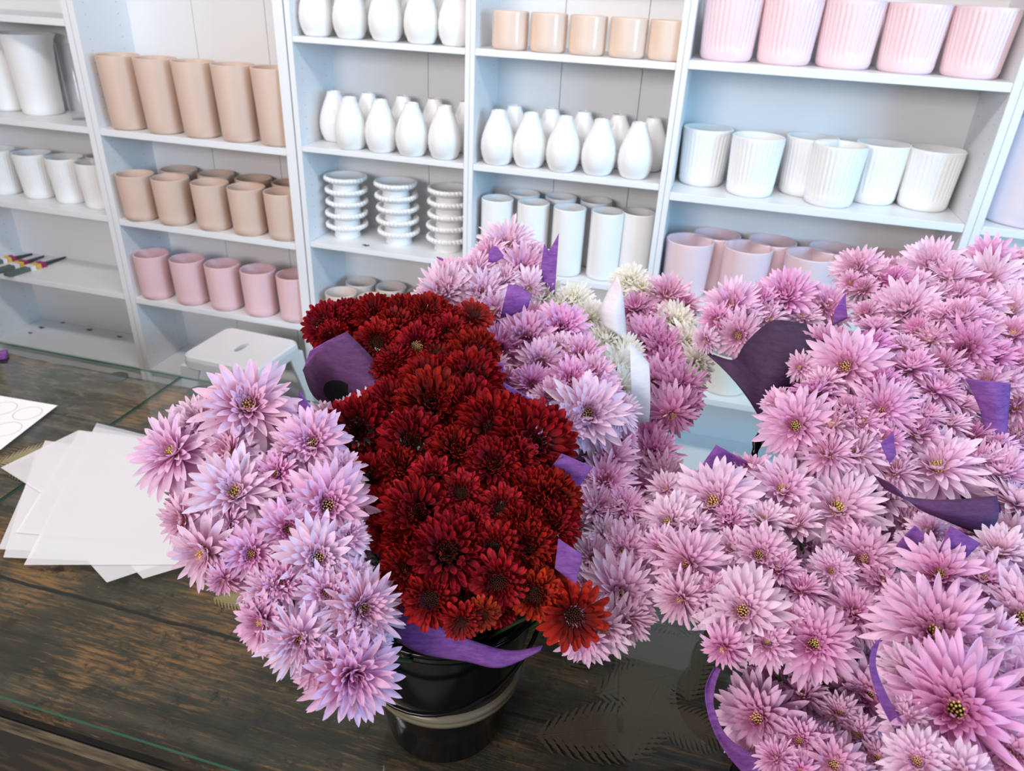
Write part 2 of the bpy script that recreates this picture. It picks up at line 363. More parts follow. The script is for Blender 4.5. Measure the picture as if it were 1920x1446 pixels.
# bottle vases
BV = mk(bottle(), 'bottle_vase', WCER)
row('bottle_vase', BV, [(-1.372,.066),(-1.246,.06),(-1.118,.06),(-.994,.06),(-.880,.07)], -.197, 'front bottle vases on the topmost narrow shelf', 'vase', 'white bottle vases on the upper shelf', 1.0)
row('bottle_vase', BV, [(-1.33,.20),(-1.20,.20),(-1.07,.20),(-.94,.20)], -.197, 'back bottle vases on the topmost narrow shelf', 'vase', 'white bottle vases on the upper shelf')
row('bottle_vase', BV, [(-1.262,.054),(-1.148,.058),(-1.030,.050),(-.912,.054)], -.553, 'four front bottle vases just above the dish stacks', 'vase', 'white bottle vases above the dish stacks')
row('bottle_vase', BV, [(-1.372,.152),(-1.255,.19),(-1.12,.192),(-1.0,.192),(-.882,.192)], -.553, 'five back bottle vases just above the dish stacks', 'vase', 'white bottle vases above the dish stacks')
row('bottle_vase', BV, [(-.722,.054),(-.612,.06),(-.496,.052),(-.378,.056),(-.258,.06)], -.552, 'five front bottle vases above the white cylinders', 'vase', 'white bottle vases above the white cylinders')
row('bottle_vase', BV, [(-.705,.19),(-.575,.195),(-.462,.195),(-.342,.195),(-.226,.195)], -.552, 'five back bottle vases above the white cylinders', 'vase', 'white bottle vases above the white cylinders')
# scalloped footed dishes
def dish():
    pr = [(.034,0),(.049,0),(.051,.003),(.048,.012),(.048,.024),(.054,.029),(.066,.033),(.075,.040),(.078,.047),(.075,.054),(.069,.055),(.062,.048),(.050,.040),(.02,.038)]
    b = lathe(pr, 96)
    for i in range(32):
        a = 2*PI*i/32; mt = Matrix.Translation((.0755*math.cos(a), .0755*math.sin(a), .0475)) @ Matrix.Rotation(a, 4, 'Z') @ Matrix.Rotation(.5, 4, 'X') @ Matrix.Diagonal((.006,.0066,.0095,1))
        bmesh.ops.create_icosphere(b, subdivisions=2, radius=1, matrix=mt)
    return b
DM = mk(dish(), 'scalloped_dish', WMAT)
for x, w in ((-1.338,'left'), (-1.130,'middle'), (-.925,'right')):
    for k, q in enumerate(['bottom','second lowest','middle','second highest','top']):
        put('scalloped_dish', DM, x+random.uniform(-.004,.004), .135+random.uniform(-.003,.003), -.905+k*.0445, q+' dish of the '+w+' stack of white scalloped dishes', 'dish', w+' stack of scalloped dishes', random.uniform(0,6))
GP = mk(lathe(hollow(.058,.062,.150,.005), 48), 'grey_pink_pot', GREYP)
row('grey_pink_pot', GP, [(-1.346,.055),(-1.206,.045),(-1.064,.05)], -1.262, 'three front greyish pots under the dish stacks', 'pot', 'greyish pink pots under the dish stacks')
row('grey_pink_pot', GP, [(-1.325,.19),(-1.19,.185),(-1.05,.18)], -1.262, 'three back greyish pots under the dish stacks', 'pot', 'greyish pink pots under the dish stacks')
PC = mk(lathe(hollow(.0565,.0575,.110,.005), 56), 'peach_pot', PEACH)
row('peach_pot', PC, [(-.696,.062),(-.572,.062),(-.448,.062),(-.324,.062),(-.205,.066)], -.195, 'five glossy peach cylinder pots', 'pot', 'glossy peach cylinder pots')
CY1 = mk(lathe(hollow(.0555,.0565,.236,.0045), 48), 'white_cylinder_vase', WCER)
row('white_cylinder_vase', CY1, [(-.722,.075),(-.592,.080),(-.460,.066),(-.330,.076),(-.228,.110)], -.911, 'five plain white cylinder vases in the front row', 'vase', 'plain white cylinder vases')
row('white_cylinder_vase', CY1, [(-.655,.19),(-.520,.195),(-.392,.20)], -.911, 'three plain white cylinder vases in the back row', 'vase', 'plain white cylinder vases')
E1P = mk(ribbed(.077,.0845,.178, 34, .016, .036), 'pink_ribbed_pot', PINKC)
row('pink_ribbed_pot', E1P, [(-.030,.097),(.136,.104),(.304,.118),(.473,.112),(.640,.100)], -.185, 'five large ribbed pink pots', 'pot', 'large ribbed pink pots')
E2P = mk(ribbed(.0735,.0805,.180, 34, .016, .036), 'white_ribbed_pot', WCER)
row('white_ribbed_pot', E2P, [(-.046,.186),(.280,.190),(.490,.186),(.640,.17)], -.574, 'four ribbed white pots at the back of their shelf', 'pot', 'ribbed white pots')
row('white_ribbed_pot', E2P, [(.112,.108),(.352,.088)], -.574, 'two ribbed white pots at the front of their shelf', 'pot', 'ribbed white pots')
E3P = mk(lathe(hollow(.073,.080,.190,.0055), 56), 'pink_cylinder_pot', PINKC)
row('pink_cylinder_pot', E3P, [(-.044,.085),(.146,.085),(.345,.085)], -.931, 'three front plain pink pots behind the flowers', 'pot', 'large plain pink pots behind the flowers')
row('pink_cylinder_pot', E3P, [(.042,.192),(.226,.192),(.424,.190),(.620,.188)], -.931, 'four back plain pink pots behind the flowers', 'pot', 'large plain pink pots behind the flowers')
put('cream_pot', mk(lathe(hollow(.085,.092,.16), 48), 'cream_pot', CREAM), .155, .12, -1.286, 'cream pot seen between the white bouquet and the dark purple paper', 'pot', None)
put('lilac_vase', mk(lathe(hollow(.125,.130,.300), 64), 'lilac_vase', LILAC), .925, .135, -.574, 'big pale lilac vase cut by the right edge of the picture', 'vase', None)

# leaf scraps and garden knives on the far-left bookcase
def scrap(p, s, rz, label, m=LEAF):
    b = bmesh.new(); vs = [b.verts.new((s*q[0], s*q[1], .0015+.001*math.sin(i*2))) for i, q in enumerate([(-1,0),(-.4,.5),(0,.3),(.3,.6),(1,.1),(.4,-.2),(.5,-.6),(-.2,-.4)])]
    f = b.faces.new(vs); e = bmesh.ops.extrude_face_region(b, geom=[f]); bmesh.ops.translate(b, vec=(0,0,.0012), verts=[v for v in e['geom'] if isinstance(v, bmesh.types.BMVert)])
    o = link('leaf_scrap', b, mats=[m]); o.location = p; o.rotation_euler.z = rz; return tag(o, label, 'leaf')
for (u, v, s, r, w) in ((57,625,.012,.2,'small dark leaf scrap nearest the front edge of the bare bottom shelf'), (78,615,.017,0,'pale green leaf scrap lying flat on the bare bottom shelf'), (118,606,.012,1,'dark leaf scrap at the back of the bare bottom shelf'), (168,619,.016,.4,'blue-grey leaf scrap in the middle of the bare bottom shelf'), (224,632,.015,.1,'olive leaf scrap at the right end of the bare bottom shelf')):
    scrap(at_z(u, v, -1.6), s, r, w)
GL = mat('fresh_green_leaf', (.02,.12,.02), .5)
scrap(at_z(686, 461, -.905), .016, -.1, 'bright green leaf scrap in front of the scalloped dish stacks', GL)
def knife(u0, v0, u1, v1, z, label, w=.020):
    a = at_z(u0, v0, z); c = at_z(u1, v1, z); L = (c-a).length; ang = math.atan2(c.y-a.y, c.x-a.x)
    t = empty('pruning_snips', a, label, 'garden tool', 'garden tools on the far-left shelf'); t.rotation_euler.z = ang
    b = bmesh.new(); box(b, 0, L*.55, -w, -w*.1, .001, .018); box(b, 0, L*.55, w*.1, w, .001, .018); bmesh.ops.bevel(b, geom=b.edges[:], offset=.004, segments=2, affect='EDGES')
    link('handle', b, t, [SLEEVE])
    b = bmesh.new(); vs = [(L*.55,-w*.8),(L,0),(L*.55,w*.8)]; lo = [b.verts.new((x,y,.004)) for x,y in vs]; hi = [b.verts.new((x,y,.014)) for x,y in vs]
    b.faces.new(list(reversed(lo))); b.faces.new(hi)
    for i in range(3): b.faces.new((lo[i], lo[(i+1)%3], hi[(i+1)%3], hi[i]))
    link('blade', b, t, [RUBBER])
    for x, mm, n in ((.36, TWHITE, 'white_tag'), (.45, TYEL, 'yellow_tag'), (.54, TMAG, 'magenta_band')):
        tag(link(n, bx(L*x, L*(x+.08), -w*1.15, w*1.15, 0, .021, .001), t, [mm]), n.replace('_', ' '))
knife(12, 520, 124, 486, -1.251, 'grey-green garden snips lying nearest the shelf edge, tagged white, yellow and magenta')
knife(-12, 515, 84, 484, -1.251, 'grey-green garden snips lying behind the front pair')
knife(-30, 500, 62, 480, -1.251, 'grey-green garden snips farthest back on the shelf')

# ------------------------------------------------------------------ stool
st = empty('step_stool', (-1.66, -.185, FLOOR), 'white plastic stool with a slot in the seat, behind the glass counter', 'stool')
ZS = .40; hx, hy = .175, .148
def rrect(hx, hy, r, z, n=6):
    out = []
    for cx, cy, a0 in ((hx-r,hy-r,0),(-hx+r,hy-r,90),(-hx+r,-hy+r,180),(hx-r,-hy+r,270)):
        for i in range(n+1):
            a = math.radians(a0+90*i/n); out.append((cx+r*math.cos(a), cy+r*math.sin(a), z))
    return out
b = bmesh.new(); rings = []
for (k, z) in ((0,ZS-.05),(-.002,ZS-.02),(-.006,ZS-.006),(-.014,ZS)):
    rings.append([b.verts.new(p) for p in rrect(hx+k, hy+k, .045+k, z)])
for q in range(3):
    for i in range(28): b.faces.new((rings[q][i], rings[q][(i+1)%28], rings[q+1][(i+1)%28], rings[q+1][i]))
slot = []
for i in range(28):                                          # handle slot, same vertex count as the rim
    a = 2*PI*(i-3)/28+PI/4; x, y = .015*math.cos(a), .042*math.sin(a)
    slot.append(b.verts.new((x, y, ZS)))
for i in range(28): b.faces.new((rings[3][i], rings[3][(i+1)%28], slot[(i+1)%28], slot[i]))
lo = [b.verts.new((v.co.x, v.co.y, ZS-.03)) for v in slot]
for i in range(28): b.faces.new((slot[i], slot[(i+1)%28], lo[(i+1)%28], lo[i]))
link('seat', b, st, [PLASW])
for sx_ in (-1, 1):
    for sy_ in (-1, 1):
        b = bmesh.new(); X0, Y0 = sx_*(hx-.002), sy_*(hy-.002); X1, Y1 = sx_*(hx+.03), sy_*(hy+.02)
        def L(w, X, Y, z): return [(X, Y, z), (X-sx_*w, Y, z), (X-sx_*w, Y-sy_*.01, z), (X-sx_*.01, Y-sy_*.01, z), (X-sx_*.01, Y-sy_*w, z), (X, Y-sy_*w, z)]
        r1 = [b.verts.new(p) for p in L(.085, X0, Y0, ZS-.045)]; r2 = [b.verts.new(p) for p in L(.045, (X0+X1)/2, (Y0+Y1)/2, ZS*.45)]; r3 = [b.verts.new(p) for p in L(.035, X1, Y1, 0)]
        for A, B in ((r1, r2), (r2, r3)):
            for i in range(6): b.faces.new((A[i], A[(i+1)%6], B[(i+1)%6], B[i]))
        b.faces.new(r1); b.faces.new(r3); bmesh.ops.recalc_face_normals(b, faces=b.faces[:]); link('leg', b, st, [PLASW])
st.rotation_euler.z = math.radians(-3)

# ------------------------------------------------------------------ counter
ct = empty('wooden_counter', (0, -1.45, FLOOR), 'old dark wooden counter with worn orange grain, under the glass sheets', 'counter')
def cpart(n, b, mm):
    o = link(n, b, ct, mm if isinstance(mm, list) else [mm]); o.matrix_parent_inverse = Matrix.Translation((0, 1.45, -FLOOR)); return o
b = bmesh.new(); N = 140; X0, X1 = -3.3, 1.7; zt = -.954
up = [[], []]; dnv = [[], []]
for i in range(N+1):
    x = X0+(X1-X0)*i/N; yb = -1.038+.010*noise.noise((x*7, 0, 1))+.006*noise.noise((x*31, 3, 1)); yf = -1.913+.003*noise.noise((x*9, 5, 2))
    for z, A in ((zt, up), (zt-.04, dnv)): A[0].append(b.verts.new((x, yf, z))); A[1].append(b.verts.new((x, yb, z)))
for i in range(N):
    b.faces.new((up[0][i], up[0][i+1], up[1][i+1], up[1][i])); b.faces.new((dnv[0][i], dnv[1][i], dnv[1][i+1], dnv[0][i+1]))
    b.faces.new((up[0][i], dnv[0][i], dnv[0][i+1], up[0][i+1])); b.faces.new((up[1][i], up[1][i+1], dnv[1][i+1], dnv[1][i]))
b.faces.new((up[0][0], up[1][0], dnv[1][0], dnv[0][0])); b.faces.new((up[0][N], dnv[0][N], dnv[1][N], up[1][N]))
cpart('plank_top', b, WOOD)
cpart('front_moulding', bx(-3.3, 1.7, -1.924, -1.89, -1.010, -.986, .003), DWOOD)
cpart('moulding_edge', bx(-3.3, 1.7, -1.930, -1.9242, -1.010, -.985, .002), LEDGE)
cpart('front_apron', bx(-3.3, 1.7, -1.905, -1.88, -1.30, -.994, .002), DWOOD)
cpart('base_board', bx(-3.3, 1.7, -1.926, -1.906, -1.30, -1.011, .003), DWOOD)
cpart('back_apron', bx(-3.3, 1.7, -1.11, -1.09, -1.20, -.994, .002), DWOOD)
for x in (-3.2, -1.0, 1.6):
    for y in (-1.85, -1.13): cpart('leg', bx(x-.04, x+.04, y-.04+.0, y+.04, FLOOR, -1.2+.206, .004), DWOOD)
def glass(x0, x1, label):
    b = bmesh.new(); fs = box(b, x0, x1, -1.9175, -1.004, -.951, CTOP)
    for f in fs[2:]: f.material_index = 1
    return tag(link('glass_sheet', b, mats=[GLASS, GEDGE]), label, 'glass sheet', 'glass sheets covering the counter')
glass(-3.3, -1.2535, 'clear glass sheet with green edge covering the left end of the counter')
glass(-1.2505, 1.7, 'long clear glass sheet covering the counter under the buckets')
for u, v, w in ((218, 707, 'dark round rubber pad under the left glass sheet'), (374, 733, 'dark round rubber pad under the joint of the glass sheets')):
    o = link('rubber_pad', lathe([(.020,0),(.024,0),(.024,.0024),(.020,.0028)], 32), mats=[RUBBER]); o.location = at_z(u, v, -.952); o.location.z = -.954; o.scale = (1.2, 1.2, 1); tag(o, w, 'rubber pad')
# dried ferns pressed between the wood and the glass
def fern(u, v, L, ang, label, m=FERN, n=16):
    b = bmesh.new(); p = at_z(u, v, -.952)
    for i in range(n):
        t = i/n; cx = L*t; cy = .06*L*math.sin(t*2.2); ll = L*.30*math.sin(PI*min(1, .18+t*.82))+.002
        for s in (-1, 1):
            a = s*math.radians(58); ex, ey = math.cos(a), math.sin(a); px_, py_ = -ey, ex
            for k in range(4):
                q = ll*k/4; w = ll*.16*(1-k/4.6); c0 = (cx+ex*q, cy+ey*q); c1 = (cx+ex*(q+ll*.3)+.15*ll*.3, cy+ey*(q+ll*.3))
                vs = [b.verts.new(z) for z in ((c0[0]-px_*w, c0[1]-py_*w, .0012), (c0[0]+px_*w, c0[1]+py_*w, .0012), (c1[0]+px_*w*.4, c1[1]+py_*w*.4, .0018), (c1[0]-px_*w*.4, c1[1]-py_*w*.4, .0018))]
                b.faces.new(vs)
    tube(b, [(L*t/8, .06*L*math.sin(t/8*2.2), .0012) for t in range(9)], .0007, 5)
    o = link('fern_sprig', b, mats=[m]); o.location = (p.x, p.y, -.9538); o.rotation_euler.z = ang; return tag(o, label, 'dried fern', 'dried ferns under the glass')
fern(-5, 870, .13, .9, 'rusty dried fern sprig pressed under glass beside the sticker sheet')
fern(20, 885, .10, .1, 'rusty dried fern sprig between sticker sheet and white tissue sheets')
fern(402, 1122, .085, .15, 'small yellowish dried fern sprig under the glass beside the left pink bouquet')
for k, (u, v, L, a, w) in enumerate(((1010,1380,.19,.3,'long dark dried fern frond under glass at the foot of the black bucket'), (1180,1420,.17,1.3,'dark dried fern frond under glass at the bottom edge of the picture'), (1120,1300,.17,.5,'dark dried fern frond under glass, lowest right of the black bucket'), (1130,1210,.16,.2,'dark dried fern frond under glass, directly below the middle pink bouquet'), (1290,1310,.16,1.5,'dark dried fern frond pointing away beside the right purple rim'), (1230,1250,.15,2.3,'dark dried fern frond curling back in the centre gap'), (1060,1250,.15,1.0,'dark dried fern frond closest to the black bucket'), (1200,1330,.14,-.2,'dark dried fern frond nearest the counter edge in the gap'))):
    fern(u, v, L, a, w, FERND if k % 2 else FERND, 18)

# sheets on the glass
def sheet(c4, k, label, m=WSHEET):
    b = bmesh.new(); z0 = CTOP+.0007+.0007*k; n = 10; g = []
    A, B, C, D = [Vector((x, y, 0)) for x, y in c4]
    for i in range(n+1):
        r = []
        for jj in range(n+1):
            s, t = i/n, jj/n; q = (A*(1-s)+B*s)*(1-t)+(D*(1-s)+C*s)*t
            r.append(b.verts.new((q.x, q.y, z0)))
        g.append(r)
    for i in range(n):
        for jj in range(n): b.faces.new((g[i][jj], g[i][jj+1], g[i+1][jj+1], g[i+1][jj]))
    o = link('tissue_sheet', b, mats=[m]); md = o.modifiers.new('thickness', 'SOLIDIFY'); md.thickness = .0003
    return tag(o, label, 'paper sheet', 'fanned white tissue sheets on the glass')
sheet([(-1.335,-1.36),(-1.02,-1.33),(-.86,-1.60),(-1.135,-1.672)], 0, 'white translucent sheet with its corner farthest left at the bottom of the fanned pile')
sheet([(-1.32,-1.40),(-1.0,-1.35),(-.86,-1.62),(-1.108,-1.687)], 1, 'white translucent sheet second from the bottom of the fanned pile')
sheet([(-.98,-1.36),(-.72,-1.48),(-.893,-1.683),(-1.15,-1.56)], 2, 'white translucent sheet with a corner pointing at the counter front, left of two')
sheet([(-.93,-1.34),(-.66,-1.47),(-.841,-1.657),(-1.10,-1.53)], 3, 'white translucent sheet with a corner pointing at the counter front, right of two')
sheet([(-1.295,-1.305),(-1.02,-1.27),(-1.02,-1.57),(-1.335,-1.475)], 4, 'white translucent sheet sticking out at the upper left of the fanned pile')
sheet([(-1.290,-1.310),(-1.00,-1.28),(-.90,-1.58),(-1.139,-1.629)], 5, 'white translucent sheet just below the top one in the fanned pile')
sheet([(-1.279,-1.268),(-.93,-1.285),(-.776,-1.600),(-1.055,-1.694)], 6, 'topmost white translucent sheet of the fanned pile, folded at one end')
b = bmesh.new(); z = CTOP+.0062
vs = [b.verts.new((x, y, z)) for x, y in ((-1.317,-1.262),(-1.10,-1.266),(-1.10,-1.285),(-1.300,-1.283))]; b.faces.new(vs)
o = link('film_strip', b, mats=[CELLO]); o.modifiers.new('thickness', 'SOLIDIFY').thickness = .0003; tag(o, 'clear film strip sticking out beyond the top white sheet', 'film')
ss = empty('sticker_sheet', (-1.5, -1.32, CTOP), 'white sticker sheet with grey circle outlines at the left edge', 'sticker sheet')
b = bmesh.new(); vs = [b.verts.new((x+1.5, y+1.32, .001)) for x, y in ((-1.66,-1.242),(-1.425,-1.230),(-1.393,-1.421),(-1.60,-1.50))]; b.faces.new(vs)
o = link('backing', b, ss, [STICK]); o.modifiers.new('thickness', 'SOLIDIFY').thickness = .0006
for cx, cy in ((-1.460,-1.282),(-1.530,-1.284),(-1.448,-1.352),(-1.518,-1.356),(-1.60,-1.29),(-1.585,-1.36)):
    b = bmesh.new(); R0 = .0295
    q = [[b.verts.new(((cx+1.5)+r*math.cos(2*PI*i/48), (cy+1.32)+r*math.sin(2*PI*i/48), .0019)) for i in range(48)] for r in (R0, R0+.0010)]
    for i in range(48): b.faces.new((q[0][i], q[0][(i+1)%48], q[1][(i+1)%48], q[1][i]))
    link('circle_outline', b, ss, [GREYL])
b = bmesh.new(); p = at_z(-14, 672, CTOP); box(b, -.06, .035, -.02, .02, .0008, .012); bmesh.ops.bevel(b, geom=b.edges[:], offset=.002, segments=1, affect='EDGES')
o = link('purple_card_box', b, mats=[PURP]); o.location = (p.x, p.y, CTOP); o.rotation_euler.z = .7; tag(o, 'small flat purple card box at the left edge behind the sticker sheet', 'box')

# ------------------------------------------------------------------ buckets
def bucket(x, y, H, rb, rt_, label, band=False, hang=0, arch=False):
    t = empty('flower_bucket', (x, y, CTOP), label, 'bucket', 'black plastic flower buckets')
    k = lambda s: rb+(rt_-rb)*s
    pr = [(rb*.6,.001),(rb-.006,.001),(rb,.006),(k(.5),H*.5),(k(.55),H*.55)]
    pr += [(k(.56)+.004,H*.56),(k(.60)+.004,H*.60),(k(.61),H*.61)] if not band else []
    pr += [(k(.9),H*.9),(rt_,H-.006),(rt_+.005,H-.006),(rt_+.005,H),(rt_-.001,H),(rt_-.003,H-.004),(k(.5)-.004,H*.5),(rb-.004,.012),(rb*.4,.01)]
    link('body', lathe(pr, 64), t, [BLACK], smooth=True)
    if band:
        zb = .118; r = k(zb/H)+.0015
        o = link('rim_band', lathe([(r-.001,zb-.011),(r+.004,zb-.010),(r+.0055,zb-.003),(r+.003,zb-.001),(r+.006,zb+.001),(r+.0055,zb+.008),(r-.001,zb+.010)], 72, cap=False), t, [GOLD], smooth=True); tag(o, 'dull tan raised band')
    b = bmesh.new(); r = rt_+.009; pts = []
    for i in range(25):
        a = PI*i/24
        pts.append((r*math.cos(a+hang), r*math.sin(a+hang), H-.012-.085*math.sin(a)))
    if arch: pts = [at(*q)-Vector((x, y, CTOP)) for q in ((1425,960,.93),(1412,910,.93),(1411,865,.935),(1420,830,.94),(1441,800,.95),(1470,775,.965),(1510,765,.985),(1560,780,1.0),(1600,830,1.01),(1620,900,1.01))]
    tube(b, pts, .0068 if arch else .003, 8); link('handle', b, t, [BLACK], smooth=True); return t
bucket(-.248, -1.752, .262, .082, .122, 'black bucket with a tan band under the red flowers', True, PI)
bucket(.228, -1.850, .235, .080, .105, 'black bucket inside the purple rim at the bottom right of centre')
bucket(.470, -1.790, .235, .080, .110, 'black bucket under the bottom right pink bouquet')
bucket(-.14, -1.420, .22, .075, .100, 'black bucket hidden behind the red flowers, holding pink and white bouquets')
bucket(.20, -1.415, .22, .075, .105, 'black bucket holding the bouquet in dark purple paper', False, .3, True)
bucket(.50, -1.440, .22, .080, .110, 'black bucket at the back under the far right pink bouquet')

# ------------------------------------------------------------------ flowers
def petal(V, Fc, C, UV, L, Wd, el, curl, cup, az, r0, z0, ring, nv=6, blunt=False, twist=0):
    rnd = random.random(); off = len(V); pr, pz = r0, z0; e = el; st_ = L/nv
    ca, sa = math.cos(az), math.sin(az); cols = (-1, -.5, 0, .5, 1)
    for i in range(nv+1):
        t = 1-(1-i/nv)**(1.7 if blunt else 1.35)
        if i: st_ = L*(t-tp)
        tp = t
        if i: pr += math.cos(e)*st_; pz += math.sin(e)*st_; e += curl/nv
        if blunt: w = (t**.7*.95+.16)*max(0.0, 1-t**4)**.5
        else: w = (t**.55*1.05+.20*(1-t))*max(0.0, 1-t**2.9)**.70
        w = max(w, .04)*Wd
        nx, nz = -math.sin(e), math.cos(e)                  # petal face normal in the radial plane
        for s in cols:
            lift = cup*w*(s*s)*(1 if not blunt else (.6+.6*t)); tw = twist*s*w*t
            rr = pr+nx*(lift+tw); zz = pz+nz*(lift+tw); y = s*w*(1-.25*abs(cup)*abs(s))
            V.append((rr*ca-y*sa, rr*sa+y*ca, zz)); C.append((t, ring, rnd, 1)); UV.append((s*2.2, t))
    for i in range(nv):
        for q in range(4): a = off+i*5+q; Fc.append((a, a+1, a+6, a+5))
def head(name, rings, m, blunt=False, seed=0):
    random.seed(seed); V, Fc, C, UV = [], [], [], []; a0 = 0
    for ri, (n, L, Wd, el, curl, cup, r0, z0) in enumerate(rings):
        ring = ri/(len(rings)-1); a0 += 2.4
        for k in range(n):
            az = a0+2*PI*k/n+random.gauss(0, .28/n*3); LL = L*random.uniform(.84, 1.10); e = math.radians(el+random.gauss(0, 7))
            petal(V, Fc, C, UV, LL, Wd*random.uniform(.85,1.12), e, math.radians(curl+random.gauss(0, 12)), cup*random.uniform(.6,1.3), az, r0, z0+random.uniform(-.01,.01), ring, 5 if ring > .6 else 6, blunt, random.gauss(0, .25))
    me = bpy.data.meshes.new(name); me.from_pydata(V, [], Fc)
    ca = me.color_attributes.new('petal', 'FLOAT_COLOR', 'POINT')
    for i, c in enumerate(C): ca.data[i].color = c
    uv = me.uv_layers.new(name='UVMap')
    for l in me.loops: uv.data[l.index].uv = UV[l.vertex_index]
    for p in me.polygons: p.use_smooth = True
    me.materials.append(m); return me
def floret_center(name, R, H, n, m, seed, z0=0.0):
    random.seed(seed); V, Fc, C = [], [], []
    for i in range(n):
        f = math.sqrt((i+.5)/n); a = i*2.39996; r = R*f; x, y = r*math.cos(a), r*math.sin(a); zb = z0+H*(1-f*f)*.6; h = H*random.uniform(.5,1.0)*(.6+.5*f); w = R*.085
        o = len(V); tx, ty = x*(1+.25*f), y*(1+.25*f)
        for zz, ww, xx, yy, t in ((zb-.08, w, x, y, 0), (zb+h*.7, w*1.25, (x+tx)/2, (y+ty)/2, .6), (zb+h, w*.5, tx, ty, 1)):
            for k in range(5): V.append((xx+ww*math.cos(k*1.2566), yy+ww*math.sin(k*1.2566), zz)); C.append((t, f, 0, 1))
        for q in (0, 5):
            for k in range(5): Fc.append((o+q+k, o+q+(k+1)%5, o+q+5+(k+1)%5, o+q+5+k))
        Fc.append(tuple(o+10+k for k in range(5)))
    me = bpy.data.meshes.new(name); me.from_pydata(V, [], Fc); ca = me.color_attributes.new('petal', 'FLOAT_COLOR', 'POINT')
    for i, c in enumerate(C): ca.data[i].color = c
    for p in me.polygons: p.use_smooth = True
    me.materials.append(m); return me
def pinkrings(style):
    if style == 'open':   # yellow centre, long outer rays
        return [(16,.90,.150,-20,-22,.34,.12,-.02),(17,.90,.145,-6,-12,.36,.12,.0),(17,.84,.138,8,-6,.4,.11,.03),(17,.75,.125,22,0,.45,.10,.05),(16,.62,.11,36,8,.5,.10,.07),(15,.48,.095,50,14,.5,.09,.08),(14,.33,.075,62,20,.5,.10,.09),(12,.22,.055,72,14,.5,.10,.10)]
    if style == 'full':   # double, incurving middle
        return [(19,.86,.135,-42,-24,.34,.12,-.05),(20,.88,.13,-24,-18,.36,.12,-.02),(20,.88,.13,-8,-10,.38,.11,.01),(20,.84,.125,6,-4,.42,.10,.03),(19,.77,.12,20,4,.45,.10,.05),(18,.68,.11,33,12,.5,.09,.08),(16,.57,.10,46,22,.5,.08,.10),(14,.46,.088,58,28,.5,.07,.12),(12,.36,.07,70,32,.5,.05,.14),(8,.27,.06,80,20,.5,.03,.16)]
    if style == 'shaggy': # spiky, narrower petals
        return [(20,.92,.115,-44,-28,.4,.11,-.05),(21,.93,.11,-26,-20,.4,.11,-.02),(22,.90,.11,-9,-12,.45,.10,.02),(22,.85,.105,8,0,.5,.10,.05),(20,.76,.098,24,10,.5,.09,.08),(18,.64,.088,40,18,.5,.08,.10),(15,.50,.075,54,24,.5,.08,.12),(12,.36,.06,66,24,.5,.07,.14)]
    if style == 'big':
        return [(22,.90,.115,-46,-22,.36,.12,-.06),(23,.92,.115,-30,-20,.38,.12,-.04),(24,.92,.112,-16,-14,.4,.12,-.01),(24,.89,.110,-3,-8,.42,.11,.02),(23,.84,.106,10,-2,.45,.11,.04),(22,.76,.10,22,4,.48,.10,.06),(20,.67,.094,34,10,.5,.10,.08),(18,.56,.085,46,16,.5,.09,.09),(16,.44,.075,57,20,.5,.09,.10),(14,.32,.062,68,20,.5,.09,.11)]
    if style == 'cup':    # half open, petals rising
        return [(15,.86,.155,0,-14,.4,.11,.0),(15,.86,.15,14,-8,.42,.11,.03),(15,.80,.14,27,0,.45,.10,.05),(14,.70,.125,40,6,.5,.09,.07),(12,.56,.11,52,12,.5,.08,.09),(11,.42,.09,64,14,.5,.08,.10)]
    if style == 'droop':  # old bloom with hanging outer rays
        return [(15,.96,.155,-62,-20,.34,.12,-.05),(16,.96,.15,-42,-24,.36,.12,-.03),(17,.92,.145,-22,-22,.4,.12,.0),(17,.83,.135,-2,-10,.45,.11,.03),(16,.69,.12,20,4,.5,.10,.07),(15,.53,.10,40,14,.5,.10,.09),(13,.37,.08,56,20,.5,.10,.10)]
def redrings(style):
    def shell(phis, R0, L, Wd, lift, curl):
        out = []
        for k, ph in enumerate(phis):
            a = math.radians(ph); out.append((max(8, int(25*math.cos(a*.92))), L*(1-.35*max(0, ph)/90), Wd*(1-.25*max(0, ph)/90), ph+lift, curl, .75, R0*math.cos(a), R0*math.sin(a)*.75-.05))
        return out
    if style == 'pom': return shell((-48,-32,-18,-5,8,20,32,44,55), .50, .53, .135, -6, 40) + [(12,.28,.07,72,30,.6,.20,.20),(8,.22,.06,82,20,.6,.10,.20)]
    if style == 'ring':
        return [(17,.60,.145,-36,6,.6,.34,-.08),(18,.62,.145,-20,12,.65,.34,-.02),(19,.60,.14,-2,16,.7,.33,.03),(19,.54,.13,16,20,.75,.32,.07),(18,.46,.12,34,22,.75,.30,.10),(17,.36,.10,50,24,.7,.28,.12),(16,.26,.075,62,20,.6,.25,.12)]
    if style == 'flat':
        return [(15,.74,.155,-16,-8,.45,.24,-.02),(16,.74,.15,-4,-2,.5,.24,.01),(16,.66,.14,12,4,.55,.24,.04),(16,.55,.12,28,10,.6,.24,.07),(15,.40,.095,44,14,.6,.23,.09)]
HEADS = {'pk': [], 'pd': [], 'pl': [], 'rd': [], 'ro': [], 'wh': []}
for st_i, (sty, cen) in enumerate((('open',1),('open',1),('full',0),('full',0),('shaggy',2),('shaggy',2),('cup',1),('droop',2),('open',2),('big',1))):
    for key, mm in (('pk',PK),('pd',PKD),('pl',PKL)):
        if key != 'pk' and st_i in (1,3): continue
        HEADS[key].append((head('petals_'+key, pinkrings(sty), mm, False, 11+st_i), cen, sty))
for i, sty in enumerate(('full','shaggy','open')): HEADS['wh'].append((head('petals_white', pinkrings(sty), WH, False, 50+i), 1, sty))
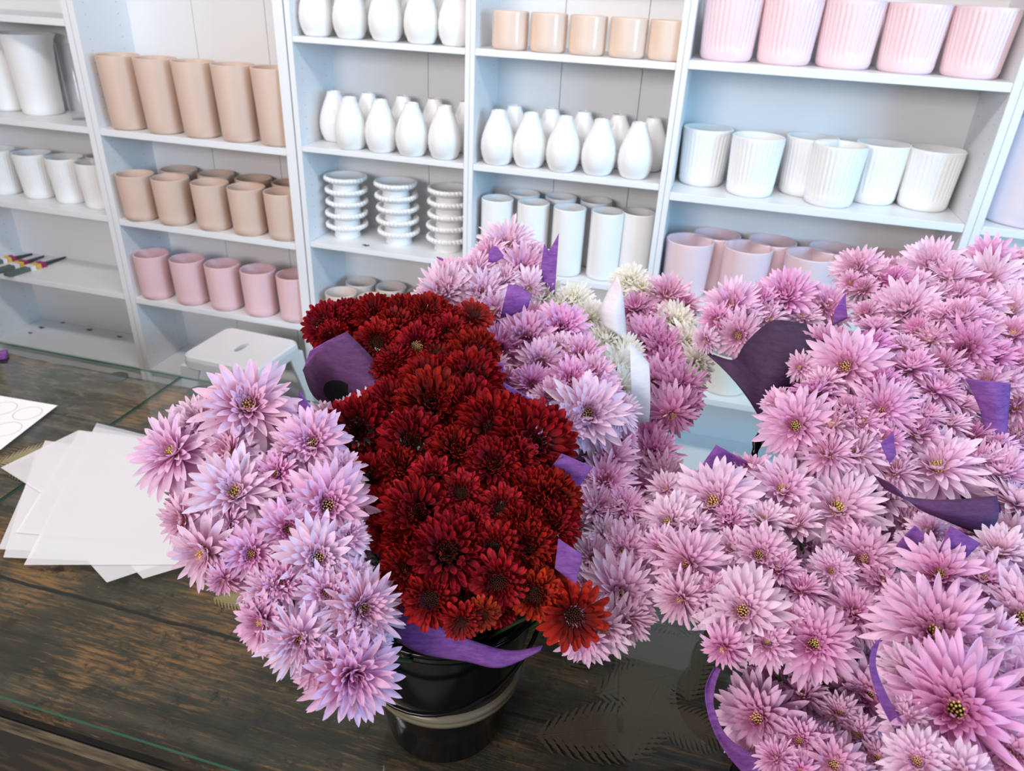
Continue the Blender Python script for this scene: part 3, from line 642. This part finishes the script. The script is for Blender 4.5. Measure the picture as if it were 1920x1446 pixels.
for i, sty in enumerate(('pom','pom','pom','ring','ring','flat')): HEADS['rd'].append((head('petals_red', redrings(sty), RD, True, 70+i), 3, sty))
for i, sty in enumerate(('ring','flat')): HEADS['ro'].append((head('petals_orange_red', redrings(sty), RDO, True, 90+i), 3, sty))
CEN = [None, floret_center('yellow_florets', .17, .12, 46, CY, 1, .05), floret_center('amber_florets', .19, .13, 54, CB, 2, .05), floret_center('dark_florets', .22, .10, 60, CD, 3, .06)]
random.seed(21)
# calyx + leaf meshes
bc = lathe([(.02,-.22),(.05,-.21),(.16,-.15),(.21,-.07),(.20,-.0),(.08,.02)], 14); CAL = mk(bc, 'calyx', STEM)
def leafmesh():
    b = bmesh.new(); out = [(0,0),(.12,.08),(.22,.26),(.32,.20),(.42,.40),(.55,.26),(.68,.34),(.8,.14),(1,0)]
    mid = [b.verts.new((x, 0, .12*math.sin(x*2.6))) for x, _ in out]
    for s in (-1, 1):
        ed = [mid[0]] + [b.verts.new((x, s*y, .12*math.sin(x*2.6)+.10*y)) for x, y in out[1:-1]] + [mid[-1]]
        for i in range(len(out)-1):
            vs = [mid[i], mid[i+1], ed[i+1], ed[i]]; vs = [v for q, v in enumerate(vs) if v not in vs[:q]]
            if len(vs) > 2: b.faces.new(vs)
    bmesh.ops.recalc_face_normals(b, faces=b.faces[:]); return mk(b, 'leaf', LEAF)
LM = leafmesh()
def name_ok(sd): return sd != 18
def bez(a, b, c, n=8): return [a*(1-t)**2+b*2*t*(1-t)+c*t*t for t in [i/n for i in range(n+1)]]

def flap(bm, A, B, d, dB=None, n=12, wr=.004, bulge=0.0, mi=0):
    """sheet of tissue between two hand-measured rims; each rim is a list of points, d their distances"""
    def res(Pp, dd):
        out = []
        for i in range(n+1):
            t = i/n*(len(Pp)-1); k = min(int(t), len(Pp)-2); f = t-k
            q0, q1, q2, q3 = Pp[max(k-1, 0)], Pp[k], Pp[k+1], Pp[min(k+2, len(Pp)-1)]
            u, v = [.5*(2*q1[c]+(q2[c]-q0[c])*f+(2*q0[c]-5*q1[c]+4*q2[c]-q3[c])*f*f+(3*q1[c]-q0[c]-3*q2[c]+q3[c])*f**3) for c in (0, 1)]
            q = dd if not isinstance(dd, (list, tuple)) else dd[k]*(1-f)+dd[k+1]*f
            out.append(at(u, v, q))
        return out
    a, c = res(A, d), res(B, dB if dB is not None else d); rows = []; ns = 8
    for j2 in range(ns+1):
        s = j2/ns; r = []
        for i in range(n+1):
            p = a[i]*(1-s)+c[i]*s; p = p-fw*(bulge*math.sin(PI*s)); e = math.sin(PI*s)*.8+.2
            p = p+fw*(wr*e*noise.noise(p*28)) ; r.append(bm.verts.new(p))
        rows.append(r)
    for j2 in range(ns):
        for i in range(n): q = bm.faces.new((rows[j2][i], rows[j2][i+1], rows[j2+1][i+1], rows[j2+1][i])); q.material_index = mi
def bouquet(name, label, focus, blooms, dep, bulge=.03, mats_=('pk',), wrap=None, flaps=(), wrapmats=None, fill=.8, cone=True, group='wrapped chrysanthemum bouquets', tilt=(0,0), dome=.75, seed=1, conelen=.62, bigc=()):
    random.seed(seed)
    fo = Vector(focus); t = empty(name, fo, label, 'bouquet', group)
    us = [b[0] for b in blooms]; vs = [b[1] for b in blooms]; cu, cv = sum(us)/len(us), sum(vs)/len(vs)
    ru = max(abs(u-cu) for u in us)+40; rv = max(abs(v-cv) for v in vs)+40
    (v0, d0), (v1, d1) = dep
    def depth(u, v): return d0+(d1-d0)*(v-v0)/(v1-v0) - bulge*(1-min(1, ((u-cu)/ru)**2+((v-cv)/rv)**2))
    items = []
    for b in blooms:
        u, v, px = b[:3]; o = b[3] if len(b) > 3 else {}
        items.append((u, v, px, depth(u, v)+o.get('dd', 0), o, False))
    if fill:
        fl = []
        for i in range(len(blooms)):
            for k in range(i+1, len(blooms)):
                a, b = blooms[i], blooms[k]; dd = math.hypot(a[0]-b[0], a[1]-b[1])
                if dd < (a[2]+b[2])*.80:
                    u, v = (a[0]+b[0])/2, (a[1]+b[1])/2
                    if all(math.hypot(u-q[0], v-q[1]) > (a[2]+b[2])*.19 for q in fl): fl.append((u, v, min(a[2], b[2])*fill))
        random.shuffle(fl)
        for u, v, px in fl[:(20 if seed == 5 else max(0, 88-len(blooms)))]: items.append((u, v, px, depth(u, v)+(.052 if 'rd' in mats_ else .040)+.012*random.random(), {}, True))
    pos = []
    for u, v, px, d, o, isfill in items:
        p = at(u, v, d); R = px/2*d/F
        dm = (p-fo).normalized(); tc_ = (CAM-p).normalized()
        n = dm*dome + tc_*.42 + Vector((0,0,.12)) + RT*tilt[0]*.5 - DN*tilt[1]*.5
        if 'f' in o: n = tc_ + RT*o['f'][0] - DN*o['f'][1]
        n = (n.normalized() + Vector([random.gauss(0, .13 if 'f' not in o else .03) for _ in range(3)])).normalized()
        key = o.get('m') or random.choice(mats_); pool = HEADS[key]
        pool = [h for h in pool if h[2] == o.get('s')] or [h for h in pool if h[2] != 'big']
        me, cen, sty = random.choice(pool)
        k = 1.12 if sty != 'pom' else 1.24
        fobj = bpy.data.objects.new('flower', me); COL.objects.link(fobj); fobj.parent = t
        q = n.to_track_quat('Z', 'Y').to_matrix().to_4x4() @ Matrix.Rotation(random.uniform(0, 6.28), 4, 'Z')
        Rz = R/.98*k if sty != 'droop' else R/.85*1.08
        fobj.matrix_local = Matrix.Translation(p-fo) @ q @ Matrix.Diagonal((Rz, Rz, Rz, 1))
        if cen and sty != 'full' and not (isfill):
            c = bpy.data.objects.new('flower_center', CEN[o.get('c', cen)]); COL.objects.link(c); c.parent = fobj
        if not isfill:
            c = bpy.data.objects.new('calyx', CAL); COL.objects.link(c); c.parent = fobj
        pos.append((p, n, R))
    for p, n, R in pos[:len(blooms)]:
        b = bmesh.new(); ln = (p-fo).length
        tube(b, [x-fo for x in bez(p-n*R*.15, p-n*min(.10, ln*.35), fo+Vector((random.uniform(-.02,.02), random.uniform(-.02,.02), -.10)) if name_ok(seed) else fo-fo+fo)], .0019, 6, .0026)
        link('stem', b, t, [STEM], smooth=True)
    for p, n, R in random.sample(pos, min(7, len(pos))):
        o = bpy.data.objects.new('leaf', LM); COL.objects.link(o); o.parent = t; q = (p-fo)*random.uniform(.62,.8)
        o.location = q; o.rotation_euler = (random.uniform(-.5,.5), random.uniform(-.9,.1), random.uniform(0,6.3)); s = random.uniform(.035,.05); o.scale = (s,s,s)
    wb = bmesh.new(); wm = wrapmats or [PURP]
    if cone:
        cen_ = sum((p for p, _, _ in pos), Vector())/len(pos); ax = cen_-fo; Lc = ax.length; ax.normalize()
        e1 = ax.orthogonal().normalized(); e2 = ax.cross(e1); n = 40; rows = []
        lat = [((p-fo)-ax*(p-fo).dot(ax)) for p, _, _ in pos]
        for kx in range(7):
            s = kx/6; r = []
            for i in range(n):
                a = 2*PI*i/n; dr = e1*math.cos(a)+e2*math.sin(a)
                ext = max(.03, max(l.dot(dr) for l in lat))*.72
                hz = s*Lc*conelen*(1+.10*math.sin(a*4+1)*s)
                r.append(wb.verts.new(ax*hz + dr*(.022+(ext-.022)*s*conelen) + dr*.003*noise.noise(Vector((a*5, s*3, seed)))))
            rows.append(r)
        for kx in range(6):
            for i in range(n): wb.faces.new((rows[kx][i], rows[kx][(i+1)%n], rows[kx+1][(i+1)%n], rows[kx+1][i]))
    if len(wb.verts):
        o = link('wrapping_paper', wb, t, wm, smooth=True); md = o.modifiers.new('thickness', 'SOLIDIFY'); md.thickness = .0005
    else: wb.free()
    for fl_ in flaps:
        b = bmesh.new(); flap(b, **fl_)
        for v in b.verts: v.co -= fo
        o = link('paper_fold', b, t, wm, smooth=True); md = o.modifiers.new('thickness', 'SOLIDIFY'); md.thickness = .0005
    return t

M1 = (-.24, -1.752, -.73); M2 = (-.13, -1.42, -.75); M3 = (.228, -1.85, -.74); M4 = (.45, -1.79, -.74); M5 = (.20, -1.415, -.75); M6 = (.50, -1.44, -.75)
SF = {'s': 'full'}; SO = {'s': 'open'}; SS = {'s': 'shaggy'}; SD = {'s': 'droop'}; SC = {'s': 'cup'}
def f(x, y, s='open', **k): return dict(f=(x, y), s=s, **k)
FL = lambda A, B, d, **k: dict(A=A, B=B, d=d, **k)

bouquet('pink_bouquet', 'pink chrysanthemum bouquet leaning over the counter at the left of the red flowers', M1,
 [(467,767,190,f(-.1,.5)), (330,850,165,f(-.6,.25)), (586,832,135,f(-.1,.25)), (433,850,115), (444,927,178,f(-.25,.3)), (614,948,172,f(.05,.08)), (637,883,95,f(.3,.5)),
  (541,992,118,f(.1,-.1)), (472,1038,115,f(-.2,-.1)), (388,1035,140,f(-.7,-.3,'droop')), (596,1046,158,f(.05,0)), (612,1110,120,f(0,-.1)), (678,1141,158,f(.35,-.1,'big',c=2)),
  (562,1198,150,f(-.15,-.2,'shaggy')), (660,1262,185,f(.1,-.35,'full')), (495,1165,118,f(-.7,-.2)), (372,790,110,f(-.5,.5)), (531,1097,110), (348,975,110,f(-.9,-.1)), (520,890,100), (430,985,100), (650,1010,90),
  (640,1195,110), (600,1245,110,f(-.2,-.6,'droop')), (548,850,90), (505,1110,100), (660,1085,90,f(.5,.1)), (700,1210,80,f(.6,-.2)), (420,1085,70,f(-.3,-.8,'droop'))],
 ((770,.79),(1270,.66)), bulge=.03, mats_=('pk','pk','pl'), flaps=[FL([(561,728),(575,752),(600,783)], [(558,775),(575,790),(598,800)], .80)], seed=3, conelen=.45)
bouquet('pink_bouquet', 'small pale pink chrysanthemum bunch below the black oval label', (M1[0]-.02, M1[1]+.04, M1[2]),
 [(610,788,84,SC), (652,784,90,SC), (695,772,86,SC), (628,815,90), (672,800,90), (592,805,70)], ((765,.852),(820,.842)), bulge=.0, mats_=('pl',), seed=4, cone=False)
bouquet('red_bouquet', 'large dark red chrysanthemum bouquet in the middle, over the tan-banded black bucket', M1,
 [(673,810,120,f(-.2,.2,'pom')), (773,828,108,f(0,.1,'pom')), (702,899,105,f(-.45,-.2,'ring')), (813,759,125,f(0,.35,'pom')), (740,755,95), (880,760,100,f(.1,.3,'pom')), (884,712,105,f(.2,.4,'pom')), (803,712,95,f(0,.8,'pom')),
  (925,805,125,f(.1,.1,'pom')), (1000,832,140,f(.35,.1,'pom')), (966,862,90,f(-.2,-.1,'flat',c=1)), (810,900,95,f(0,-.4,'ring')), (925,870,95), (785,965,125,f(0,.1,'pom')), (942,955,95,f(.1,.1,'ring')), (864,925,90), (1035,940,105,f(.6,0,'pom')), (1000,925,90),
  (840,1036,125,f(0,.05,'pom')), (925,1030,108,f(.05,0,'ring')), (990,1024,92,f(.1,.1,'pom')), (807,1124,110,f(-.1,-.1,'ring')), (935,1090,112,f(0,-.35,'ring')), (1002,1112,105,f(-.1,-.3,'ring',m='ro')), (1076,1154,130,f(.25,-.25,'flat',m='ro')),
  (733,1000,95), (765,1064,88), (1030,1074,88,dict(m='ro')), (866,1164,80,f(0,-.6,'flat')), (722,960,90), (1033,985,92), (960,780,90), (700,760,70,f(-.5,.3,'flat')), (750,880,80), (880,985,90), (735,1100,80), (980,985,80), (760,1010,80), (855,845,85), (905,1150,70,f(0,-.6,'flat',m='ro'))],
 ((700,.86),(1150,.70)), bulge=.045, mats_=('rd',), conelen=.6, seed=5, wrapmats=[PURP, DPURP],
 flaps=[FL([(735,1122),(775,1142),(830,1178),(900,1206),(960,1220),(1018,1210)], [(738,1175),(750,1205),(800,1228),(872,1240),(940,1252),(1010,1222)], .715, bulge=.004, n=20),
        FL([(1022,892),(1053,850)], [(1065,943),(1111,876)], .765), FL([(1047,1010),(1092,1040)], [(1040,1066),(1080,1096)], .70)])
R2 = bouquet('red_bouquet', 'dark red chrysanthemum bouquet in plum paper with a black oval label, at the back left', (M1[0]+.03, M1[1]+.03, M1[2]+.05),
 [(615,612,82,f(-.3,.2,'pom')), (648,590,66), (678,588,56), (706,594,80,f(0,.5,'pom')), (755,592,76,f(0,.5,'pom')), (803,592,80,f(0,.6)), (838,590,66), (888,594,76,f(.4,.9,'flat')), (709,642,92,f(-.2,.1,'ring')), (745,612,78), (782,650,90,f(0,.05,'ring',c=2)),
  (840,630,85,f(.2,.2,'ring')), (890,662,82,f(.2,.2,'pom')), (858,682,78), (900,692,70), (820,665,68), (742,672,66), (800,625,70), (625,632,56,f(-.5,-.2,'pom')), (865,640,66), (770,690,60), (815,700,70), (720,690,60)],
 ((600,.95),(690,.90)), bulge=.02, mats_=('rd',), seed=6, cone=False, wrapmats=[PLUM, PURP], group='wrapped chrysanthemum bouquets',
 flaps=[FL([(650,622),(691,663),(718,694),(764,714)], [(568,694),(590,745),(640,765),(712,744)], [.895,.89,.89,.89], dB=[.92,.90,.885,.89], bulge=.02, n=16),
        FL([(581,658),(612,640),(650,622)], [(568,694),(590,672),(640,640)], .91, mi=1)])
# oval label on the paper
lb = empty('x', (0,0,0)); bpy.data.objects.remove(lb)
def label_mesh(cu, cv, a, b_, ang, d, seg=40, z=0.0):
    bm = bmesh.new(); vs = []
    for i in range(seg):
        x, y = a*math.cos(2*PI*i/seg), b_*math.sin(2*PI*i/seg)
        vs.append(bm.verts.new(at(cu+x*math.cos(ang)-y*math.sin(ang), cv+x*math.sin(ang)+y*math.cos(ang), d)))
    bm.faces.new(vs); return bm
fo = Vector(R2.location)
lo_ = link('oval_label', label_mesh(636, 737, 31, 22, .45, .872), R2, [INK]); lo_.matrix_parent_inverse = Matrix.Translation(-fo); tag(lo_, 'black oval label with thin white outline')
lo_.modifiers.new('thickness', 'SOLIDIFY').thickness = .0006
b = bmesh.new(); rr = []
for sc in (.87, .93):
    rr.append([b.verts.new(at(636+31*sc*math.cos(2*PI*i/48)*math.cos(.45)-22*sc*math.sin(2*PI*i/48)*math.sin(.45), 737+31*sc*math.cos(2*PI*i/48)*math.sin(.45)+22*sc*math.sin(2*PI*i/48)*math.cos(.45), .8712)) for i in range(48)])
for i in range(48): b.faces.new((rr[0][i], rr[0][(i+1)%48], rr[1][(i+1)%48], rr[1][i]))
o = link('label_outline', b, lo_, [INKW]); o.matrix_parent_inverse = Matrix.Translation(-fo)
b = bmesh.new()
for (u, v) in ((628,733),(630.5,735.5),(633,738.5),(635,742)):
    vs = [b.verts.new(at(u+x, v+y, .8712)) for x, y in ((-.9,-.9),(.9,-.9),(.9,.9),(-.9,.9))]; b.faces.new(vs)
o = link('label_lettering', b, lo_, [INKW]); o.matrix_parent_inverse = Matrix.Translation(-fo)

bouquet('pink_bouquet', 'pale pink chrysanthemum bouquet standing highest in the middle, in pointed purple paper', M2,
 [(950,464,118,f(0,.5,'shaggy')), (977,508,110,f(.3,.3,'shaggy')), (893,512,95), (842,520,85), (835,552,125,f(-.3,.4,'shaggy')), (905,552,110,f(0,.3,'shaggy')), (925,587,95), (862,535,90), (915,480,80), (990,540,70,f(.4,-.3,'droop')), (1000,480,60), (880,590,90), (810,565,80,f(-.5,.2,'shaggy')), (945,530,80)],
 ((460,1.16),(590,1.06)), bulge=.03, mats_=('pl','pl','pk'), seed=7,
 flaps=[FL([(1020,457),(1028,470),(1030,470),(1048,437)], [(1013,510),(1020,530),(1030,545),(1040,553)], 1.08, wr=.003), FL([(953,533),(975,538),(997,552)], [(938,597),(965,590),(990,577)], .99, bulge=.01), FL([(917,467),(930,462),(945,480)], [(915,492),(928,492),(940,485)], 1.04), FL([(819,481),(830,485),(848,497)], [(817,520),(825,515),(836,510)], 1.14)])
bouquet('pink_bouquet', 'bicoloured pink chrysanthemum bouquet between the back red flowers and the white flowers', (M2[0]+.02, M2[1]-.03, M2[2]),
 [(987,637,118,f(0,.1,'full',m='pd')), (937,654,95,f(-.1,0,'shaggy',m='pd')), (1053,617,110,f(.2,.3,'full')), (1013,682,92,f(.1,0,'open',m='pd')), (1090,668,95,SS), (997,722,85,f(0,.1,'shaggy',m='pd')), (960,605,70), (1100,778,160,f(.15,.25)), (1070,715,100,SS), (1110,705,95,SS), (993,778,75,SC), (1158,772,85,SS), (1030,745,80), (925,690,70), (1045,655,80), (950,720,66,dict(m='pd')), (1060,800,100), (1130,740,80), (1000,590,60), (1025,800,80)],
 ((600,1.04),(780,.90)), bulge=.03, mats_=('pk','pk','pl'), seed=8,
 flaps=[FL([(917,700),(930,680),(945,683)], [(925,735),(935,745),(941,735)], .87), FL([(941,715),(975,735),(1002,752)], [(945,745),(955,752),(990,765)], .865), FL([(1015,765),(1018,755)], [(1016,790),(1020,795)], .93)])
bouquet('white_bouquet', 'cream white chrysanthemum bouquet with yellow centres behind the middle pink flowers', (M2[0]+.05, M2[1], M2[2]),
 [(1017,562,95,f(-.2,.7,'full')), (1073,568,90,f(0,.8,'full')), (1104,610,108,f(.1,.5)), (1134,640,92), (1157,697,100,f(.3,.1)), (1170,663,80), (1163,732,85,f(.4,-.2)), (1090,580,70), (1126,600,80,f(0,.6,'full')), (1150,765,75,f(.3,-.5,'droop')), (1045,580,75,SF), (1185,700,60,f(.7,.1)), (1115,660,80), (1140,720,80)],
 ((560,1.10),(760,.97)), bulge=.01, mats_=('wh',), seed=9, wrapmats=[WPAP])
bouquet('white_and_pink_bouquet', 'mixed white and pink chrysanthemum bouquet in white tissue, right of the cream flowers', (M2[0]+.07, M2[1]+.04, M2[2]),
 [(1181,530,80,f(-.1,.6,'full',m='wh')), (1262,607,95,f(.3,.4,'full',m='wh')), (1286,645,95,f(.5,.2,'full',m='wh')), (1302,680,88,f(.7,-.1,'full',m='wh')), (1205,545,70,dict(m='wh')), (1250,556,95,f(.2,.5,'shaggy')), (1192,582,85,SS), (1211,640,105,f(0,.1)), (1241,655,95,SS), (1228,718,98,f(-.1,-.1,'shaggy')), (1271,730,115,f(.4,-.1,'shaggy')), (1258,775,98,f(.2,-.7,'droop')), (1282,573,66,SS), (1225,600,80), (1245,690,90), (1290,715,70,f(.7,0,'full',m='wh')), (1285,765,70,f(.5,-.5,'droop'))],
 ((530,1.14),(770,1.00)), bulge=.02, mats_=('pk','pd'), seed=10, wrapmats=[WPAP],
 flaps=[FL([(1156,516),(1140,545),(1126,582),(1130,610)], [(1170,565),(1172,590),(1174,615),(1177,642)], 1.03, bulge=.01), FL([(1180,640),(1200,662),(1217,682)], [(1180,790),(1198,793),(1217,791)], .94, bulge=.01)])
bouquet('pink_bouquet', 'deeper pink chrysanthemum bunch low behind the centre, above the counter edge', (M2[0]+.05, M2[1]-.04, M2[2]),
 [(1222,855,115,f(.2,.3,'full',m='pd')), (1238,895,105,f(.4,.1,'full')), (1200,928,100,SS), (1215,822,85,SS), (1190,880,90), (1160,860,90), (1235,935,90,f(.4,-.2,'shaggy')), (1175,910,80)],
 ((820,.98),(930,.93)), bulge=.0, mats_=('pk','pd'), seed=11, flaps=[FL([(1147,880),(1170,890),(1194,900)], [(1165,905),(1178,918),(1190,930)], .86)])
bouquet('pink_bouquet', 'pink chrysanthemum bouquet hugging the right side of the large red bouquet', (M1[0]+.04, M1[1]+.03, M1[2]),
 [(1080,988,105,f(-.1,.1)), (1132,1003,85), (1167,1037,115,f(.2,.1)), (1115,1047,95,f(0,0,'open',c=2)), (1160,1113,155,f(.35,-.05)), (1095,1192,120,f(-.1,-.7,'droop')), (1133,1177,115,f(.1,-.5,'droop')), (1175,1160,105,f(.4,-.4,'shaggy')), (1200,1017,100,SS), (1134,906,115,f(.1,.4,'shaggy')), (1119,957,115,SS), (1165,953,100,SS), (1143,862,110,f(0,.5,'shaggy')), (1190,970,90), (1105,820,90,SS), (1085,920,80), (1100,1100,90), (1190,1070,90,f(.5,0,'shaggy')), (1165,820,80), (1065,1040,70)],
 ((860,.90),(1180,.76)), bulge=.03, mats_=('pk','pk','pl'), seed=12, conelen=.4)
bouquet('pink_bouquet', 'wide pink chrysanthemum bouquet right of centre with a square purple paper corner behind it', M3,
 [(1341,943,172,f(-.2,.4)), (1468,923,140,f(0,.5,'cup')), (1569,956,175,f(.1,.5,'open')), (1649,934,155,f(.2,.5,'full')), (1256,981,118,f(-.4,.2)), (1292,1057,140,f(-.4,.05,'shaggy',c=2)), (1374,1028,75,f(0,.1,'cup')), (1424,1041,120,f(0,.1)), (1493,988,95,SC), (1558,1070,88,f(0,.1,'open',m='pl')), (1618,1050,128,f(.1,.1)), (1394,1146,168,f(-.15,.05)), (1502,1110,90),
  (1524,1207,150,f(.1,.05)), (1439,1209,90), (1600,1153,120), (1430,980,105,SC), (1278,1122,108,f(-.4,-.3,'shaggy')), (1358,1213,85,f(-.4,-.7,'droop')), (1650,1092,95), (1609,890,115,SC), (1537,885,115,SC), (1403,890,95,SC), (1460,1070,90), (1330,1110,90), (1700,980,100), (1570,1180,80), (1240,1030,90,f(-.5,.1,'shaggy')), (1600,1010,100), (1250,920,80,f(-.4,.5,'shaggy')), (1480,1160,80), (1300,990,90), (1370,980,90)],
 ((890,.88),(1200,.70)), bulge=.04, mats_=('pk','pk','pl'), seed=13, flaps=[FL([(1301,892),(1343,834)], [(1345,925),(1405,868)], .86)])
bouquet('pink_bouquet', 'pink chrysanthemum bouquet sunk inside the curved purple rim at the bottom', (M3[0], M3[1]-.01, M3[2]-.02),
 [(1459,1274,128,f(-.1,.1,'shaggy')), (1423,1347,158,f(-.3,.05,'open',c=2)), (1506,1309,108), (1573,1343,98), (1500,1390,105,f(-.1,0,'open',c=2)), (1562,1434,115), (1645,1423,108), (1627,1305,135,f(.1,.1,'cup')), (1609,1381,90), (1546,1250,88), (1457,1425,88), (1627,1247,88), (1540,1395,80), (1680,1380,90), (1590,1290,90), (1500,1450,80), (1600,1460,90), (1420,1290,66,f(-.4,.2,'cup'))],
 ((1250,.76),(1450,.66)), bulge=.02, mats_=('pk',), seed=14, cone=False,
 flaps=[FL([(1352,1256),(1341,1290),(1340,1330),(1368,1385),(1444,1434),(1500,1470)], [(1338,1253),(1322,1291),(1327,1340),(1348,1392),(1380,1436),(1420,1475)], .68, bulge=-.002, n=24)])
bouquet('pink_bouquet', 'pink chrysanthemum bouquet with the biggest nearest blooms in the bottom right corner', (M4[0]-.06, M4[1]-.05, M4[2]),
 [(1752,1189,215,f(-.05,.25,'big',c=1)), (1792,1332,262,f(0,.1,'big',c=1)), (1913,1310,190,f(.1,.1)), (1915,1162,190,f(.1,.2)), (1841,1090,130,SC), (1761,1080,150,f(-.1,.5,'cup')), (1873,1041,130,SC), (1877,1110,120), (1895,1420,160), (1700,1260,110,f(-.4,.1,'shaggy')), (1720,1430,130), (1830,1240,140), (1690,1130,90,SC), (1860,1200,120), (1700,1350,90,f(-.4,0,'shaggy')), (1930,1060,120), (1800,1450,120)],
 ((1080,.68),(1400,.55)), bulge=.015, mats_=('pk','pk','pl'), seed=15, cone=False,
 flaps=[FL([(1652,1196),(1642,1247),(1664,1305),(1712,1388),(1760,1456)], [(1634,1215),(1630,1255),(1650,1318),(1694,1398),(1732,1456)], .56, n=20)])
bouquet('pink_bouquet', 'pale pink chrysanthemum bouquet with creased dark purple paper at the right edge', M4,
 [(1756,880,168,f(-.05,.75,'open',m='pl')), (1877,892,140,SS), (1904,950,140), (1828,873,115,SS), (1604,855,135,f(-.2,.7,'shaggy',m='pl')), (1553,856,110,f(-.3,.6,'shaggy')), (1718,1032,88), (1743,1000,90), (1819,1000,88), (1895,1003,105), (1910,880,90), (1870,840,80), (1680,890,90,SS), (1850,1020,90)],
 ((850,.84),(1030,.74)), bulge=.0, mats_=('pk','pl'), seed=16, wrapmats=[PURP, PLUM], cone=False,
 flaps=[FL([(1638,891),(1672,925),(1760,938),(1869,930)], [(1690,925),(1725,955),(1775,977),(1843,1006)], .745, mi=1, bulge=.012), FL([(1869,930),(1878,955)], [(1840,1006),(1883,985)], .77, mi=0), FL([(1651,831),(1675,808)], [(1668,870),(1681,853)], .77),
        FL([(1680,1023),(1700,1000),(1716,986)], [(1689,1045),(1712,1030),(1738,1006)], .70), FL([(1752,1052),(1781,985)], [(1801,1057),(1838,1019)], .675)])
bouquet('pink_bouquet', 'dense pink chrysanthemum dome right of the dark purple paper cone', (M3[0]+.08, M3[1]+.16, M3[2]),
 [(1493,799,140,f(-.15,.05,'open',c=1)), (1587,690,150,f(-.1,.3,'open',c=2)), (1647,722,98), (1651,771,128,f(0,.1,'shaggy',c=2)), (1625,660,108,SC), (1527,740,98), (1728,784,98), (1754,737,108,SF), (1707,695,105,SF), (1796,763,88), (1818,823,88), (1501,690,62,f(-.4,.3,'cup')), (1719,819,98), (1591,775,88), (1574,655,88), (1698,656,88), (1613,795,98), (1545,720,80), (1680,740,90), (1780,800,80), (1560,800,90), (1545,650,90,f(-.3,.4,'cup')), (1460,760,70,f(-.4,.3,'shaggy')), (1660,830,90), (1790,700,80), (1640,620,80,SC)],
 ((650,.98),(820,.87)), bulge=.05, mats_=('pk','pk','pd'), seed=17, conelen=.5)
bouquet('pink_bouquet', 'pink chrysanthemums in a dark purple paper cone leaning left in front of the pink pots', tuple(at(1450,815,1.08)),
 [(1373,577,118,f(-.2,.5,'shaggy')), (1472,562,130,f(0,.6,'full')), (1548,577,98,f(.3,.4,'shaggy')), (1386,628,98,f(-.1,-.1,'open')), (1324,637,58,f(-.7,-.5,'cup')), (1506,597,75), (1425,573,88,SS), (1345,600,70,f(-.5,.1,'shaggy')), (1440,600,80), (1400,595,80), (1530,560,70,SC)],
 ((560,1.06),(640,1.02)), bulge=.01, mats_=('pk','pl'), seed=18, cone=False, fill=0, wrapmats=[DPURP, PURP], dome=.5,
 flaps=[FL([(1314,655),(1345,668),(1378,674),(1399,643),(1446,603),(1500,606),(1557,612)], [(1425,785),(1430,790),(1436,790),(1440,786),(1448,775),(1470,745),(1520,690)], [1.03,1.01,.985,.975,.97,.975,.99], dB=.955, bulge=.03, n=30),
        FL([(1587,549),(1566,580)], [(1589,597),(1561,611)], 1.0, mi=1)])
bouquet('pink_bouquet', 'pink chrysanthemum bouquet reaching highest at the right, with thin bare stems at its left', M6,
 [(1608,507,98,f(-.2,.5,'full')), (1640,515,68,f(.1,.5,'cup')), (1745,502,118,f(0,.5,'full')), (1779,526,108), (1852,530,128,f(0,.3,'shaggy')), (1852,488,98,f(.1,.6,'cup')), (1788,566,98,dict(s='full',m='pd')), (1899,530,100), (1672,530,80), (1719,534,80), (1698,586,140,f(-.1,.7,'full',m='pl')), (1890,586,128,f(.2,.5,'open',m='pl')), (1835,573,98), (1595,530,50,f(-.5,.2,'cup')), (1625,590,60), (1700,550,80), (1900,490,80), (1750,560,80), (1820,540,80), (1660,575,70), (1620,545,60,SC)],
 ((500,1.10),(590,1.02)), bulge=.02, mats_=('pk','pk','pd','pl'), seed=19, fill=.7)
bouquet('pink_bouquet', 'pink chrysanthemum bouquet at the right edge with a long purple paper fold hanging in front', (M6[0]-.02, M6[1]-.06, M6[2]),
 [(1809,658,128,f(0,.2,'full')), (1800,603,115,SF), (1766,692,98), (1856,675,105,SF), (1899,680,98), (1903,765,98,dict(m='pd')), (1907,812,88), (1783,625,88), (1882,722,88), (1850,720,90), (1745,640,90), (1900,630,100), (1840,620,90), (1760,600,80), (1900,840,80), (1720,620,70)],
 ((600,.99),(820,.90)), bulge=.03, mats_=('pk','pk','pd'), seed=20,
 flaps=[FL([(1809,710),(1826,742),(1843,790),(1848,861),(1886,874),(1930,892)], [(1896,720),(1893,760),(1890,812),(1905,824),(1925,840),(1940,850)], [.86,.86,.86,.85,.84,.83], bulge=.01, n=20), FL([(1768,808),(1800,830),(1830,850)], [(1780,822),(1805,845),(1835,862)], .84)])
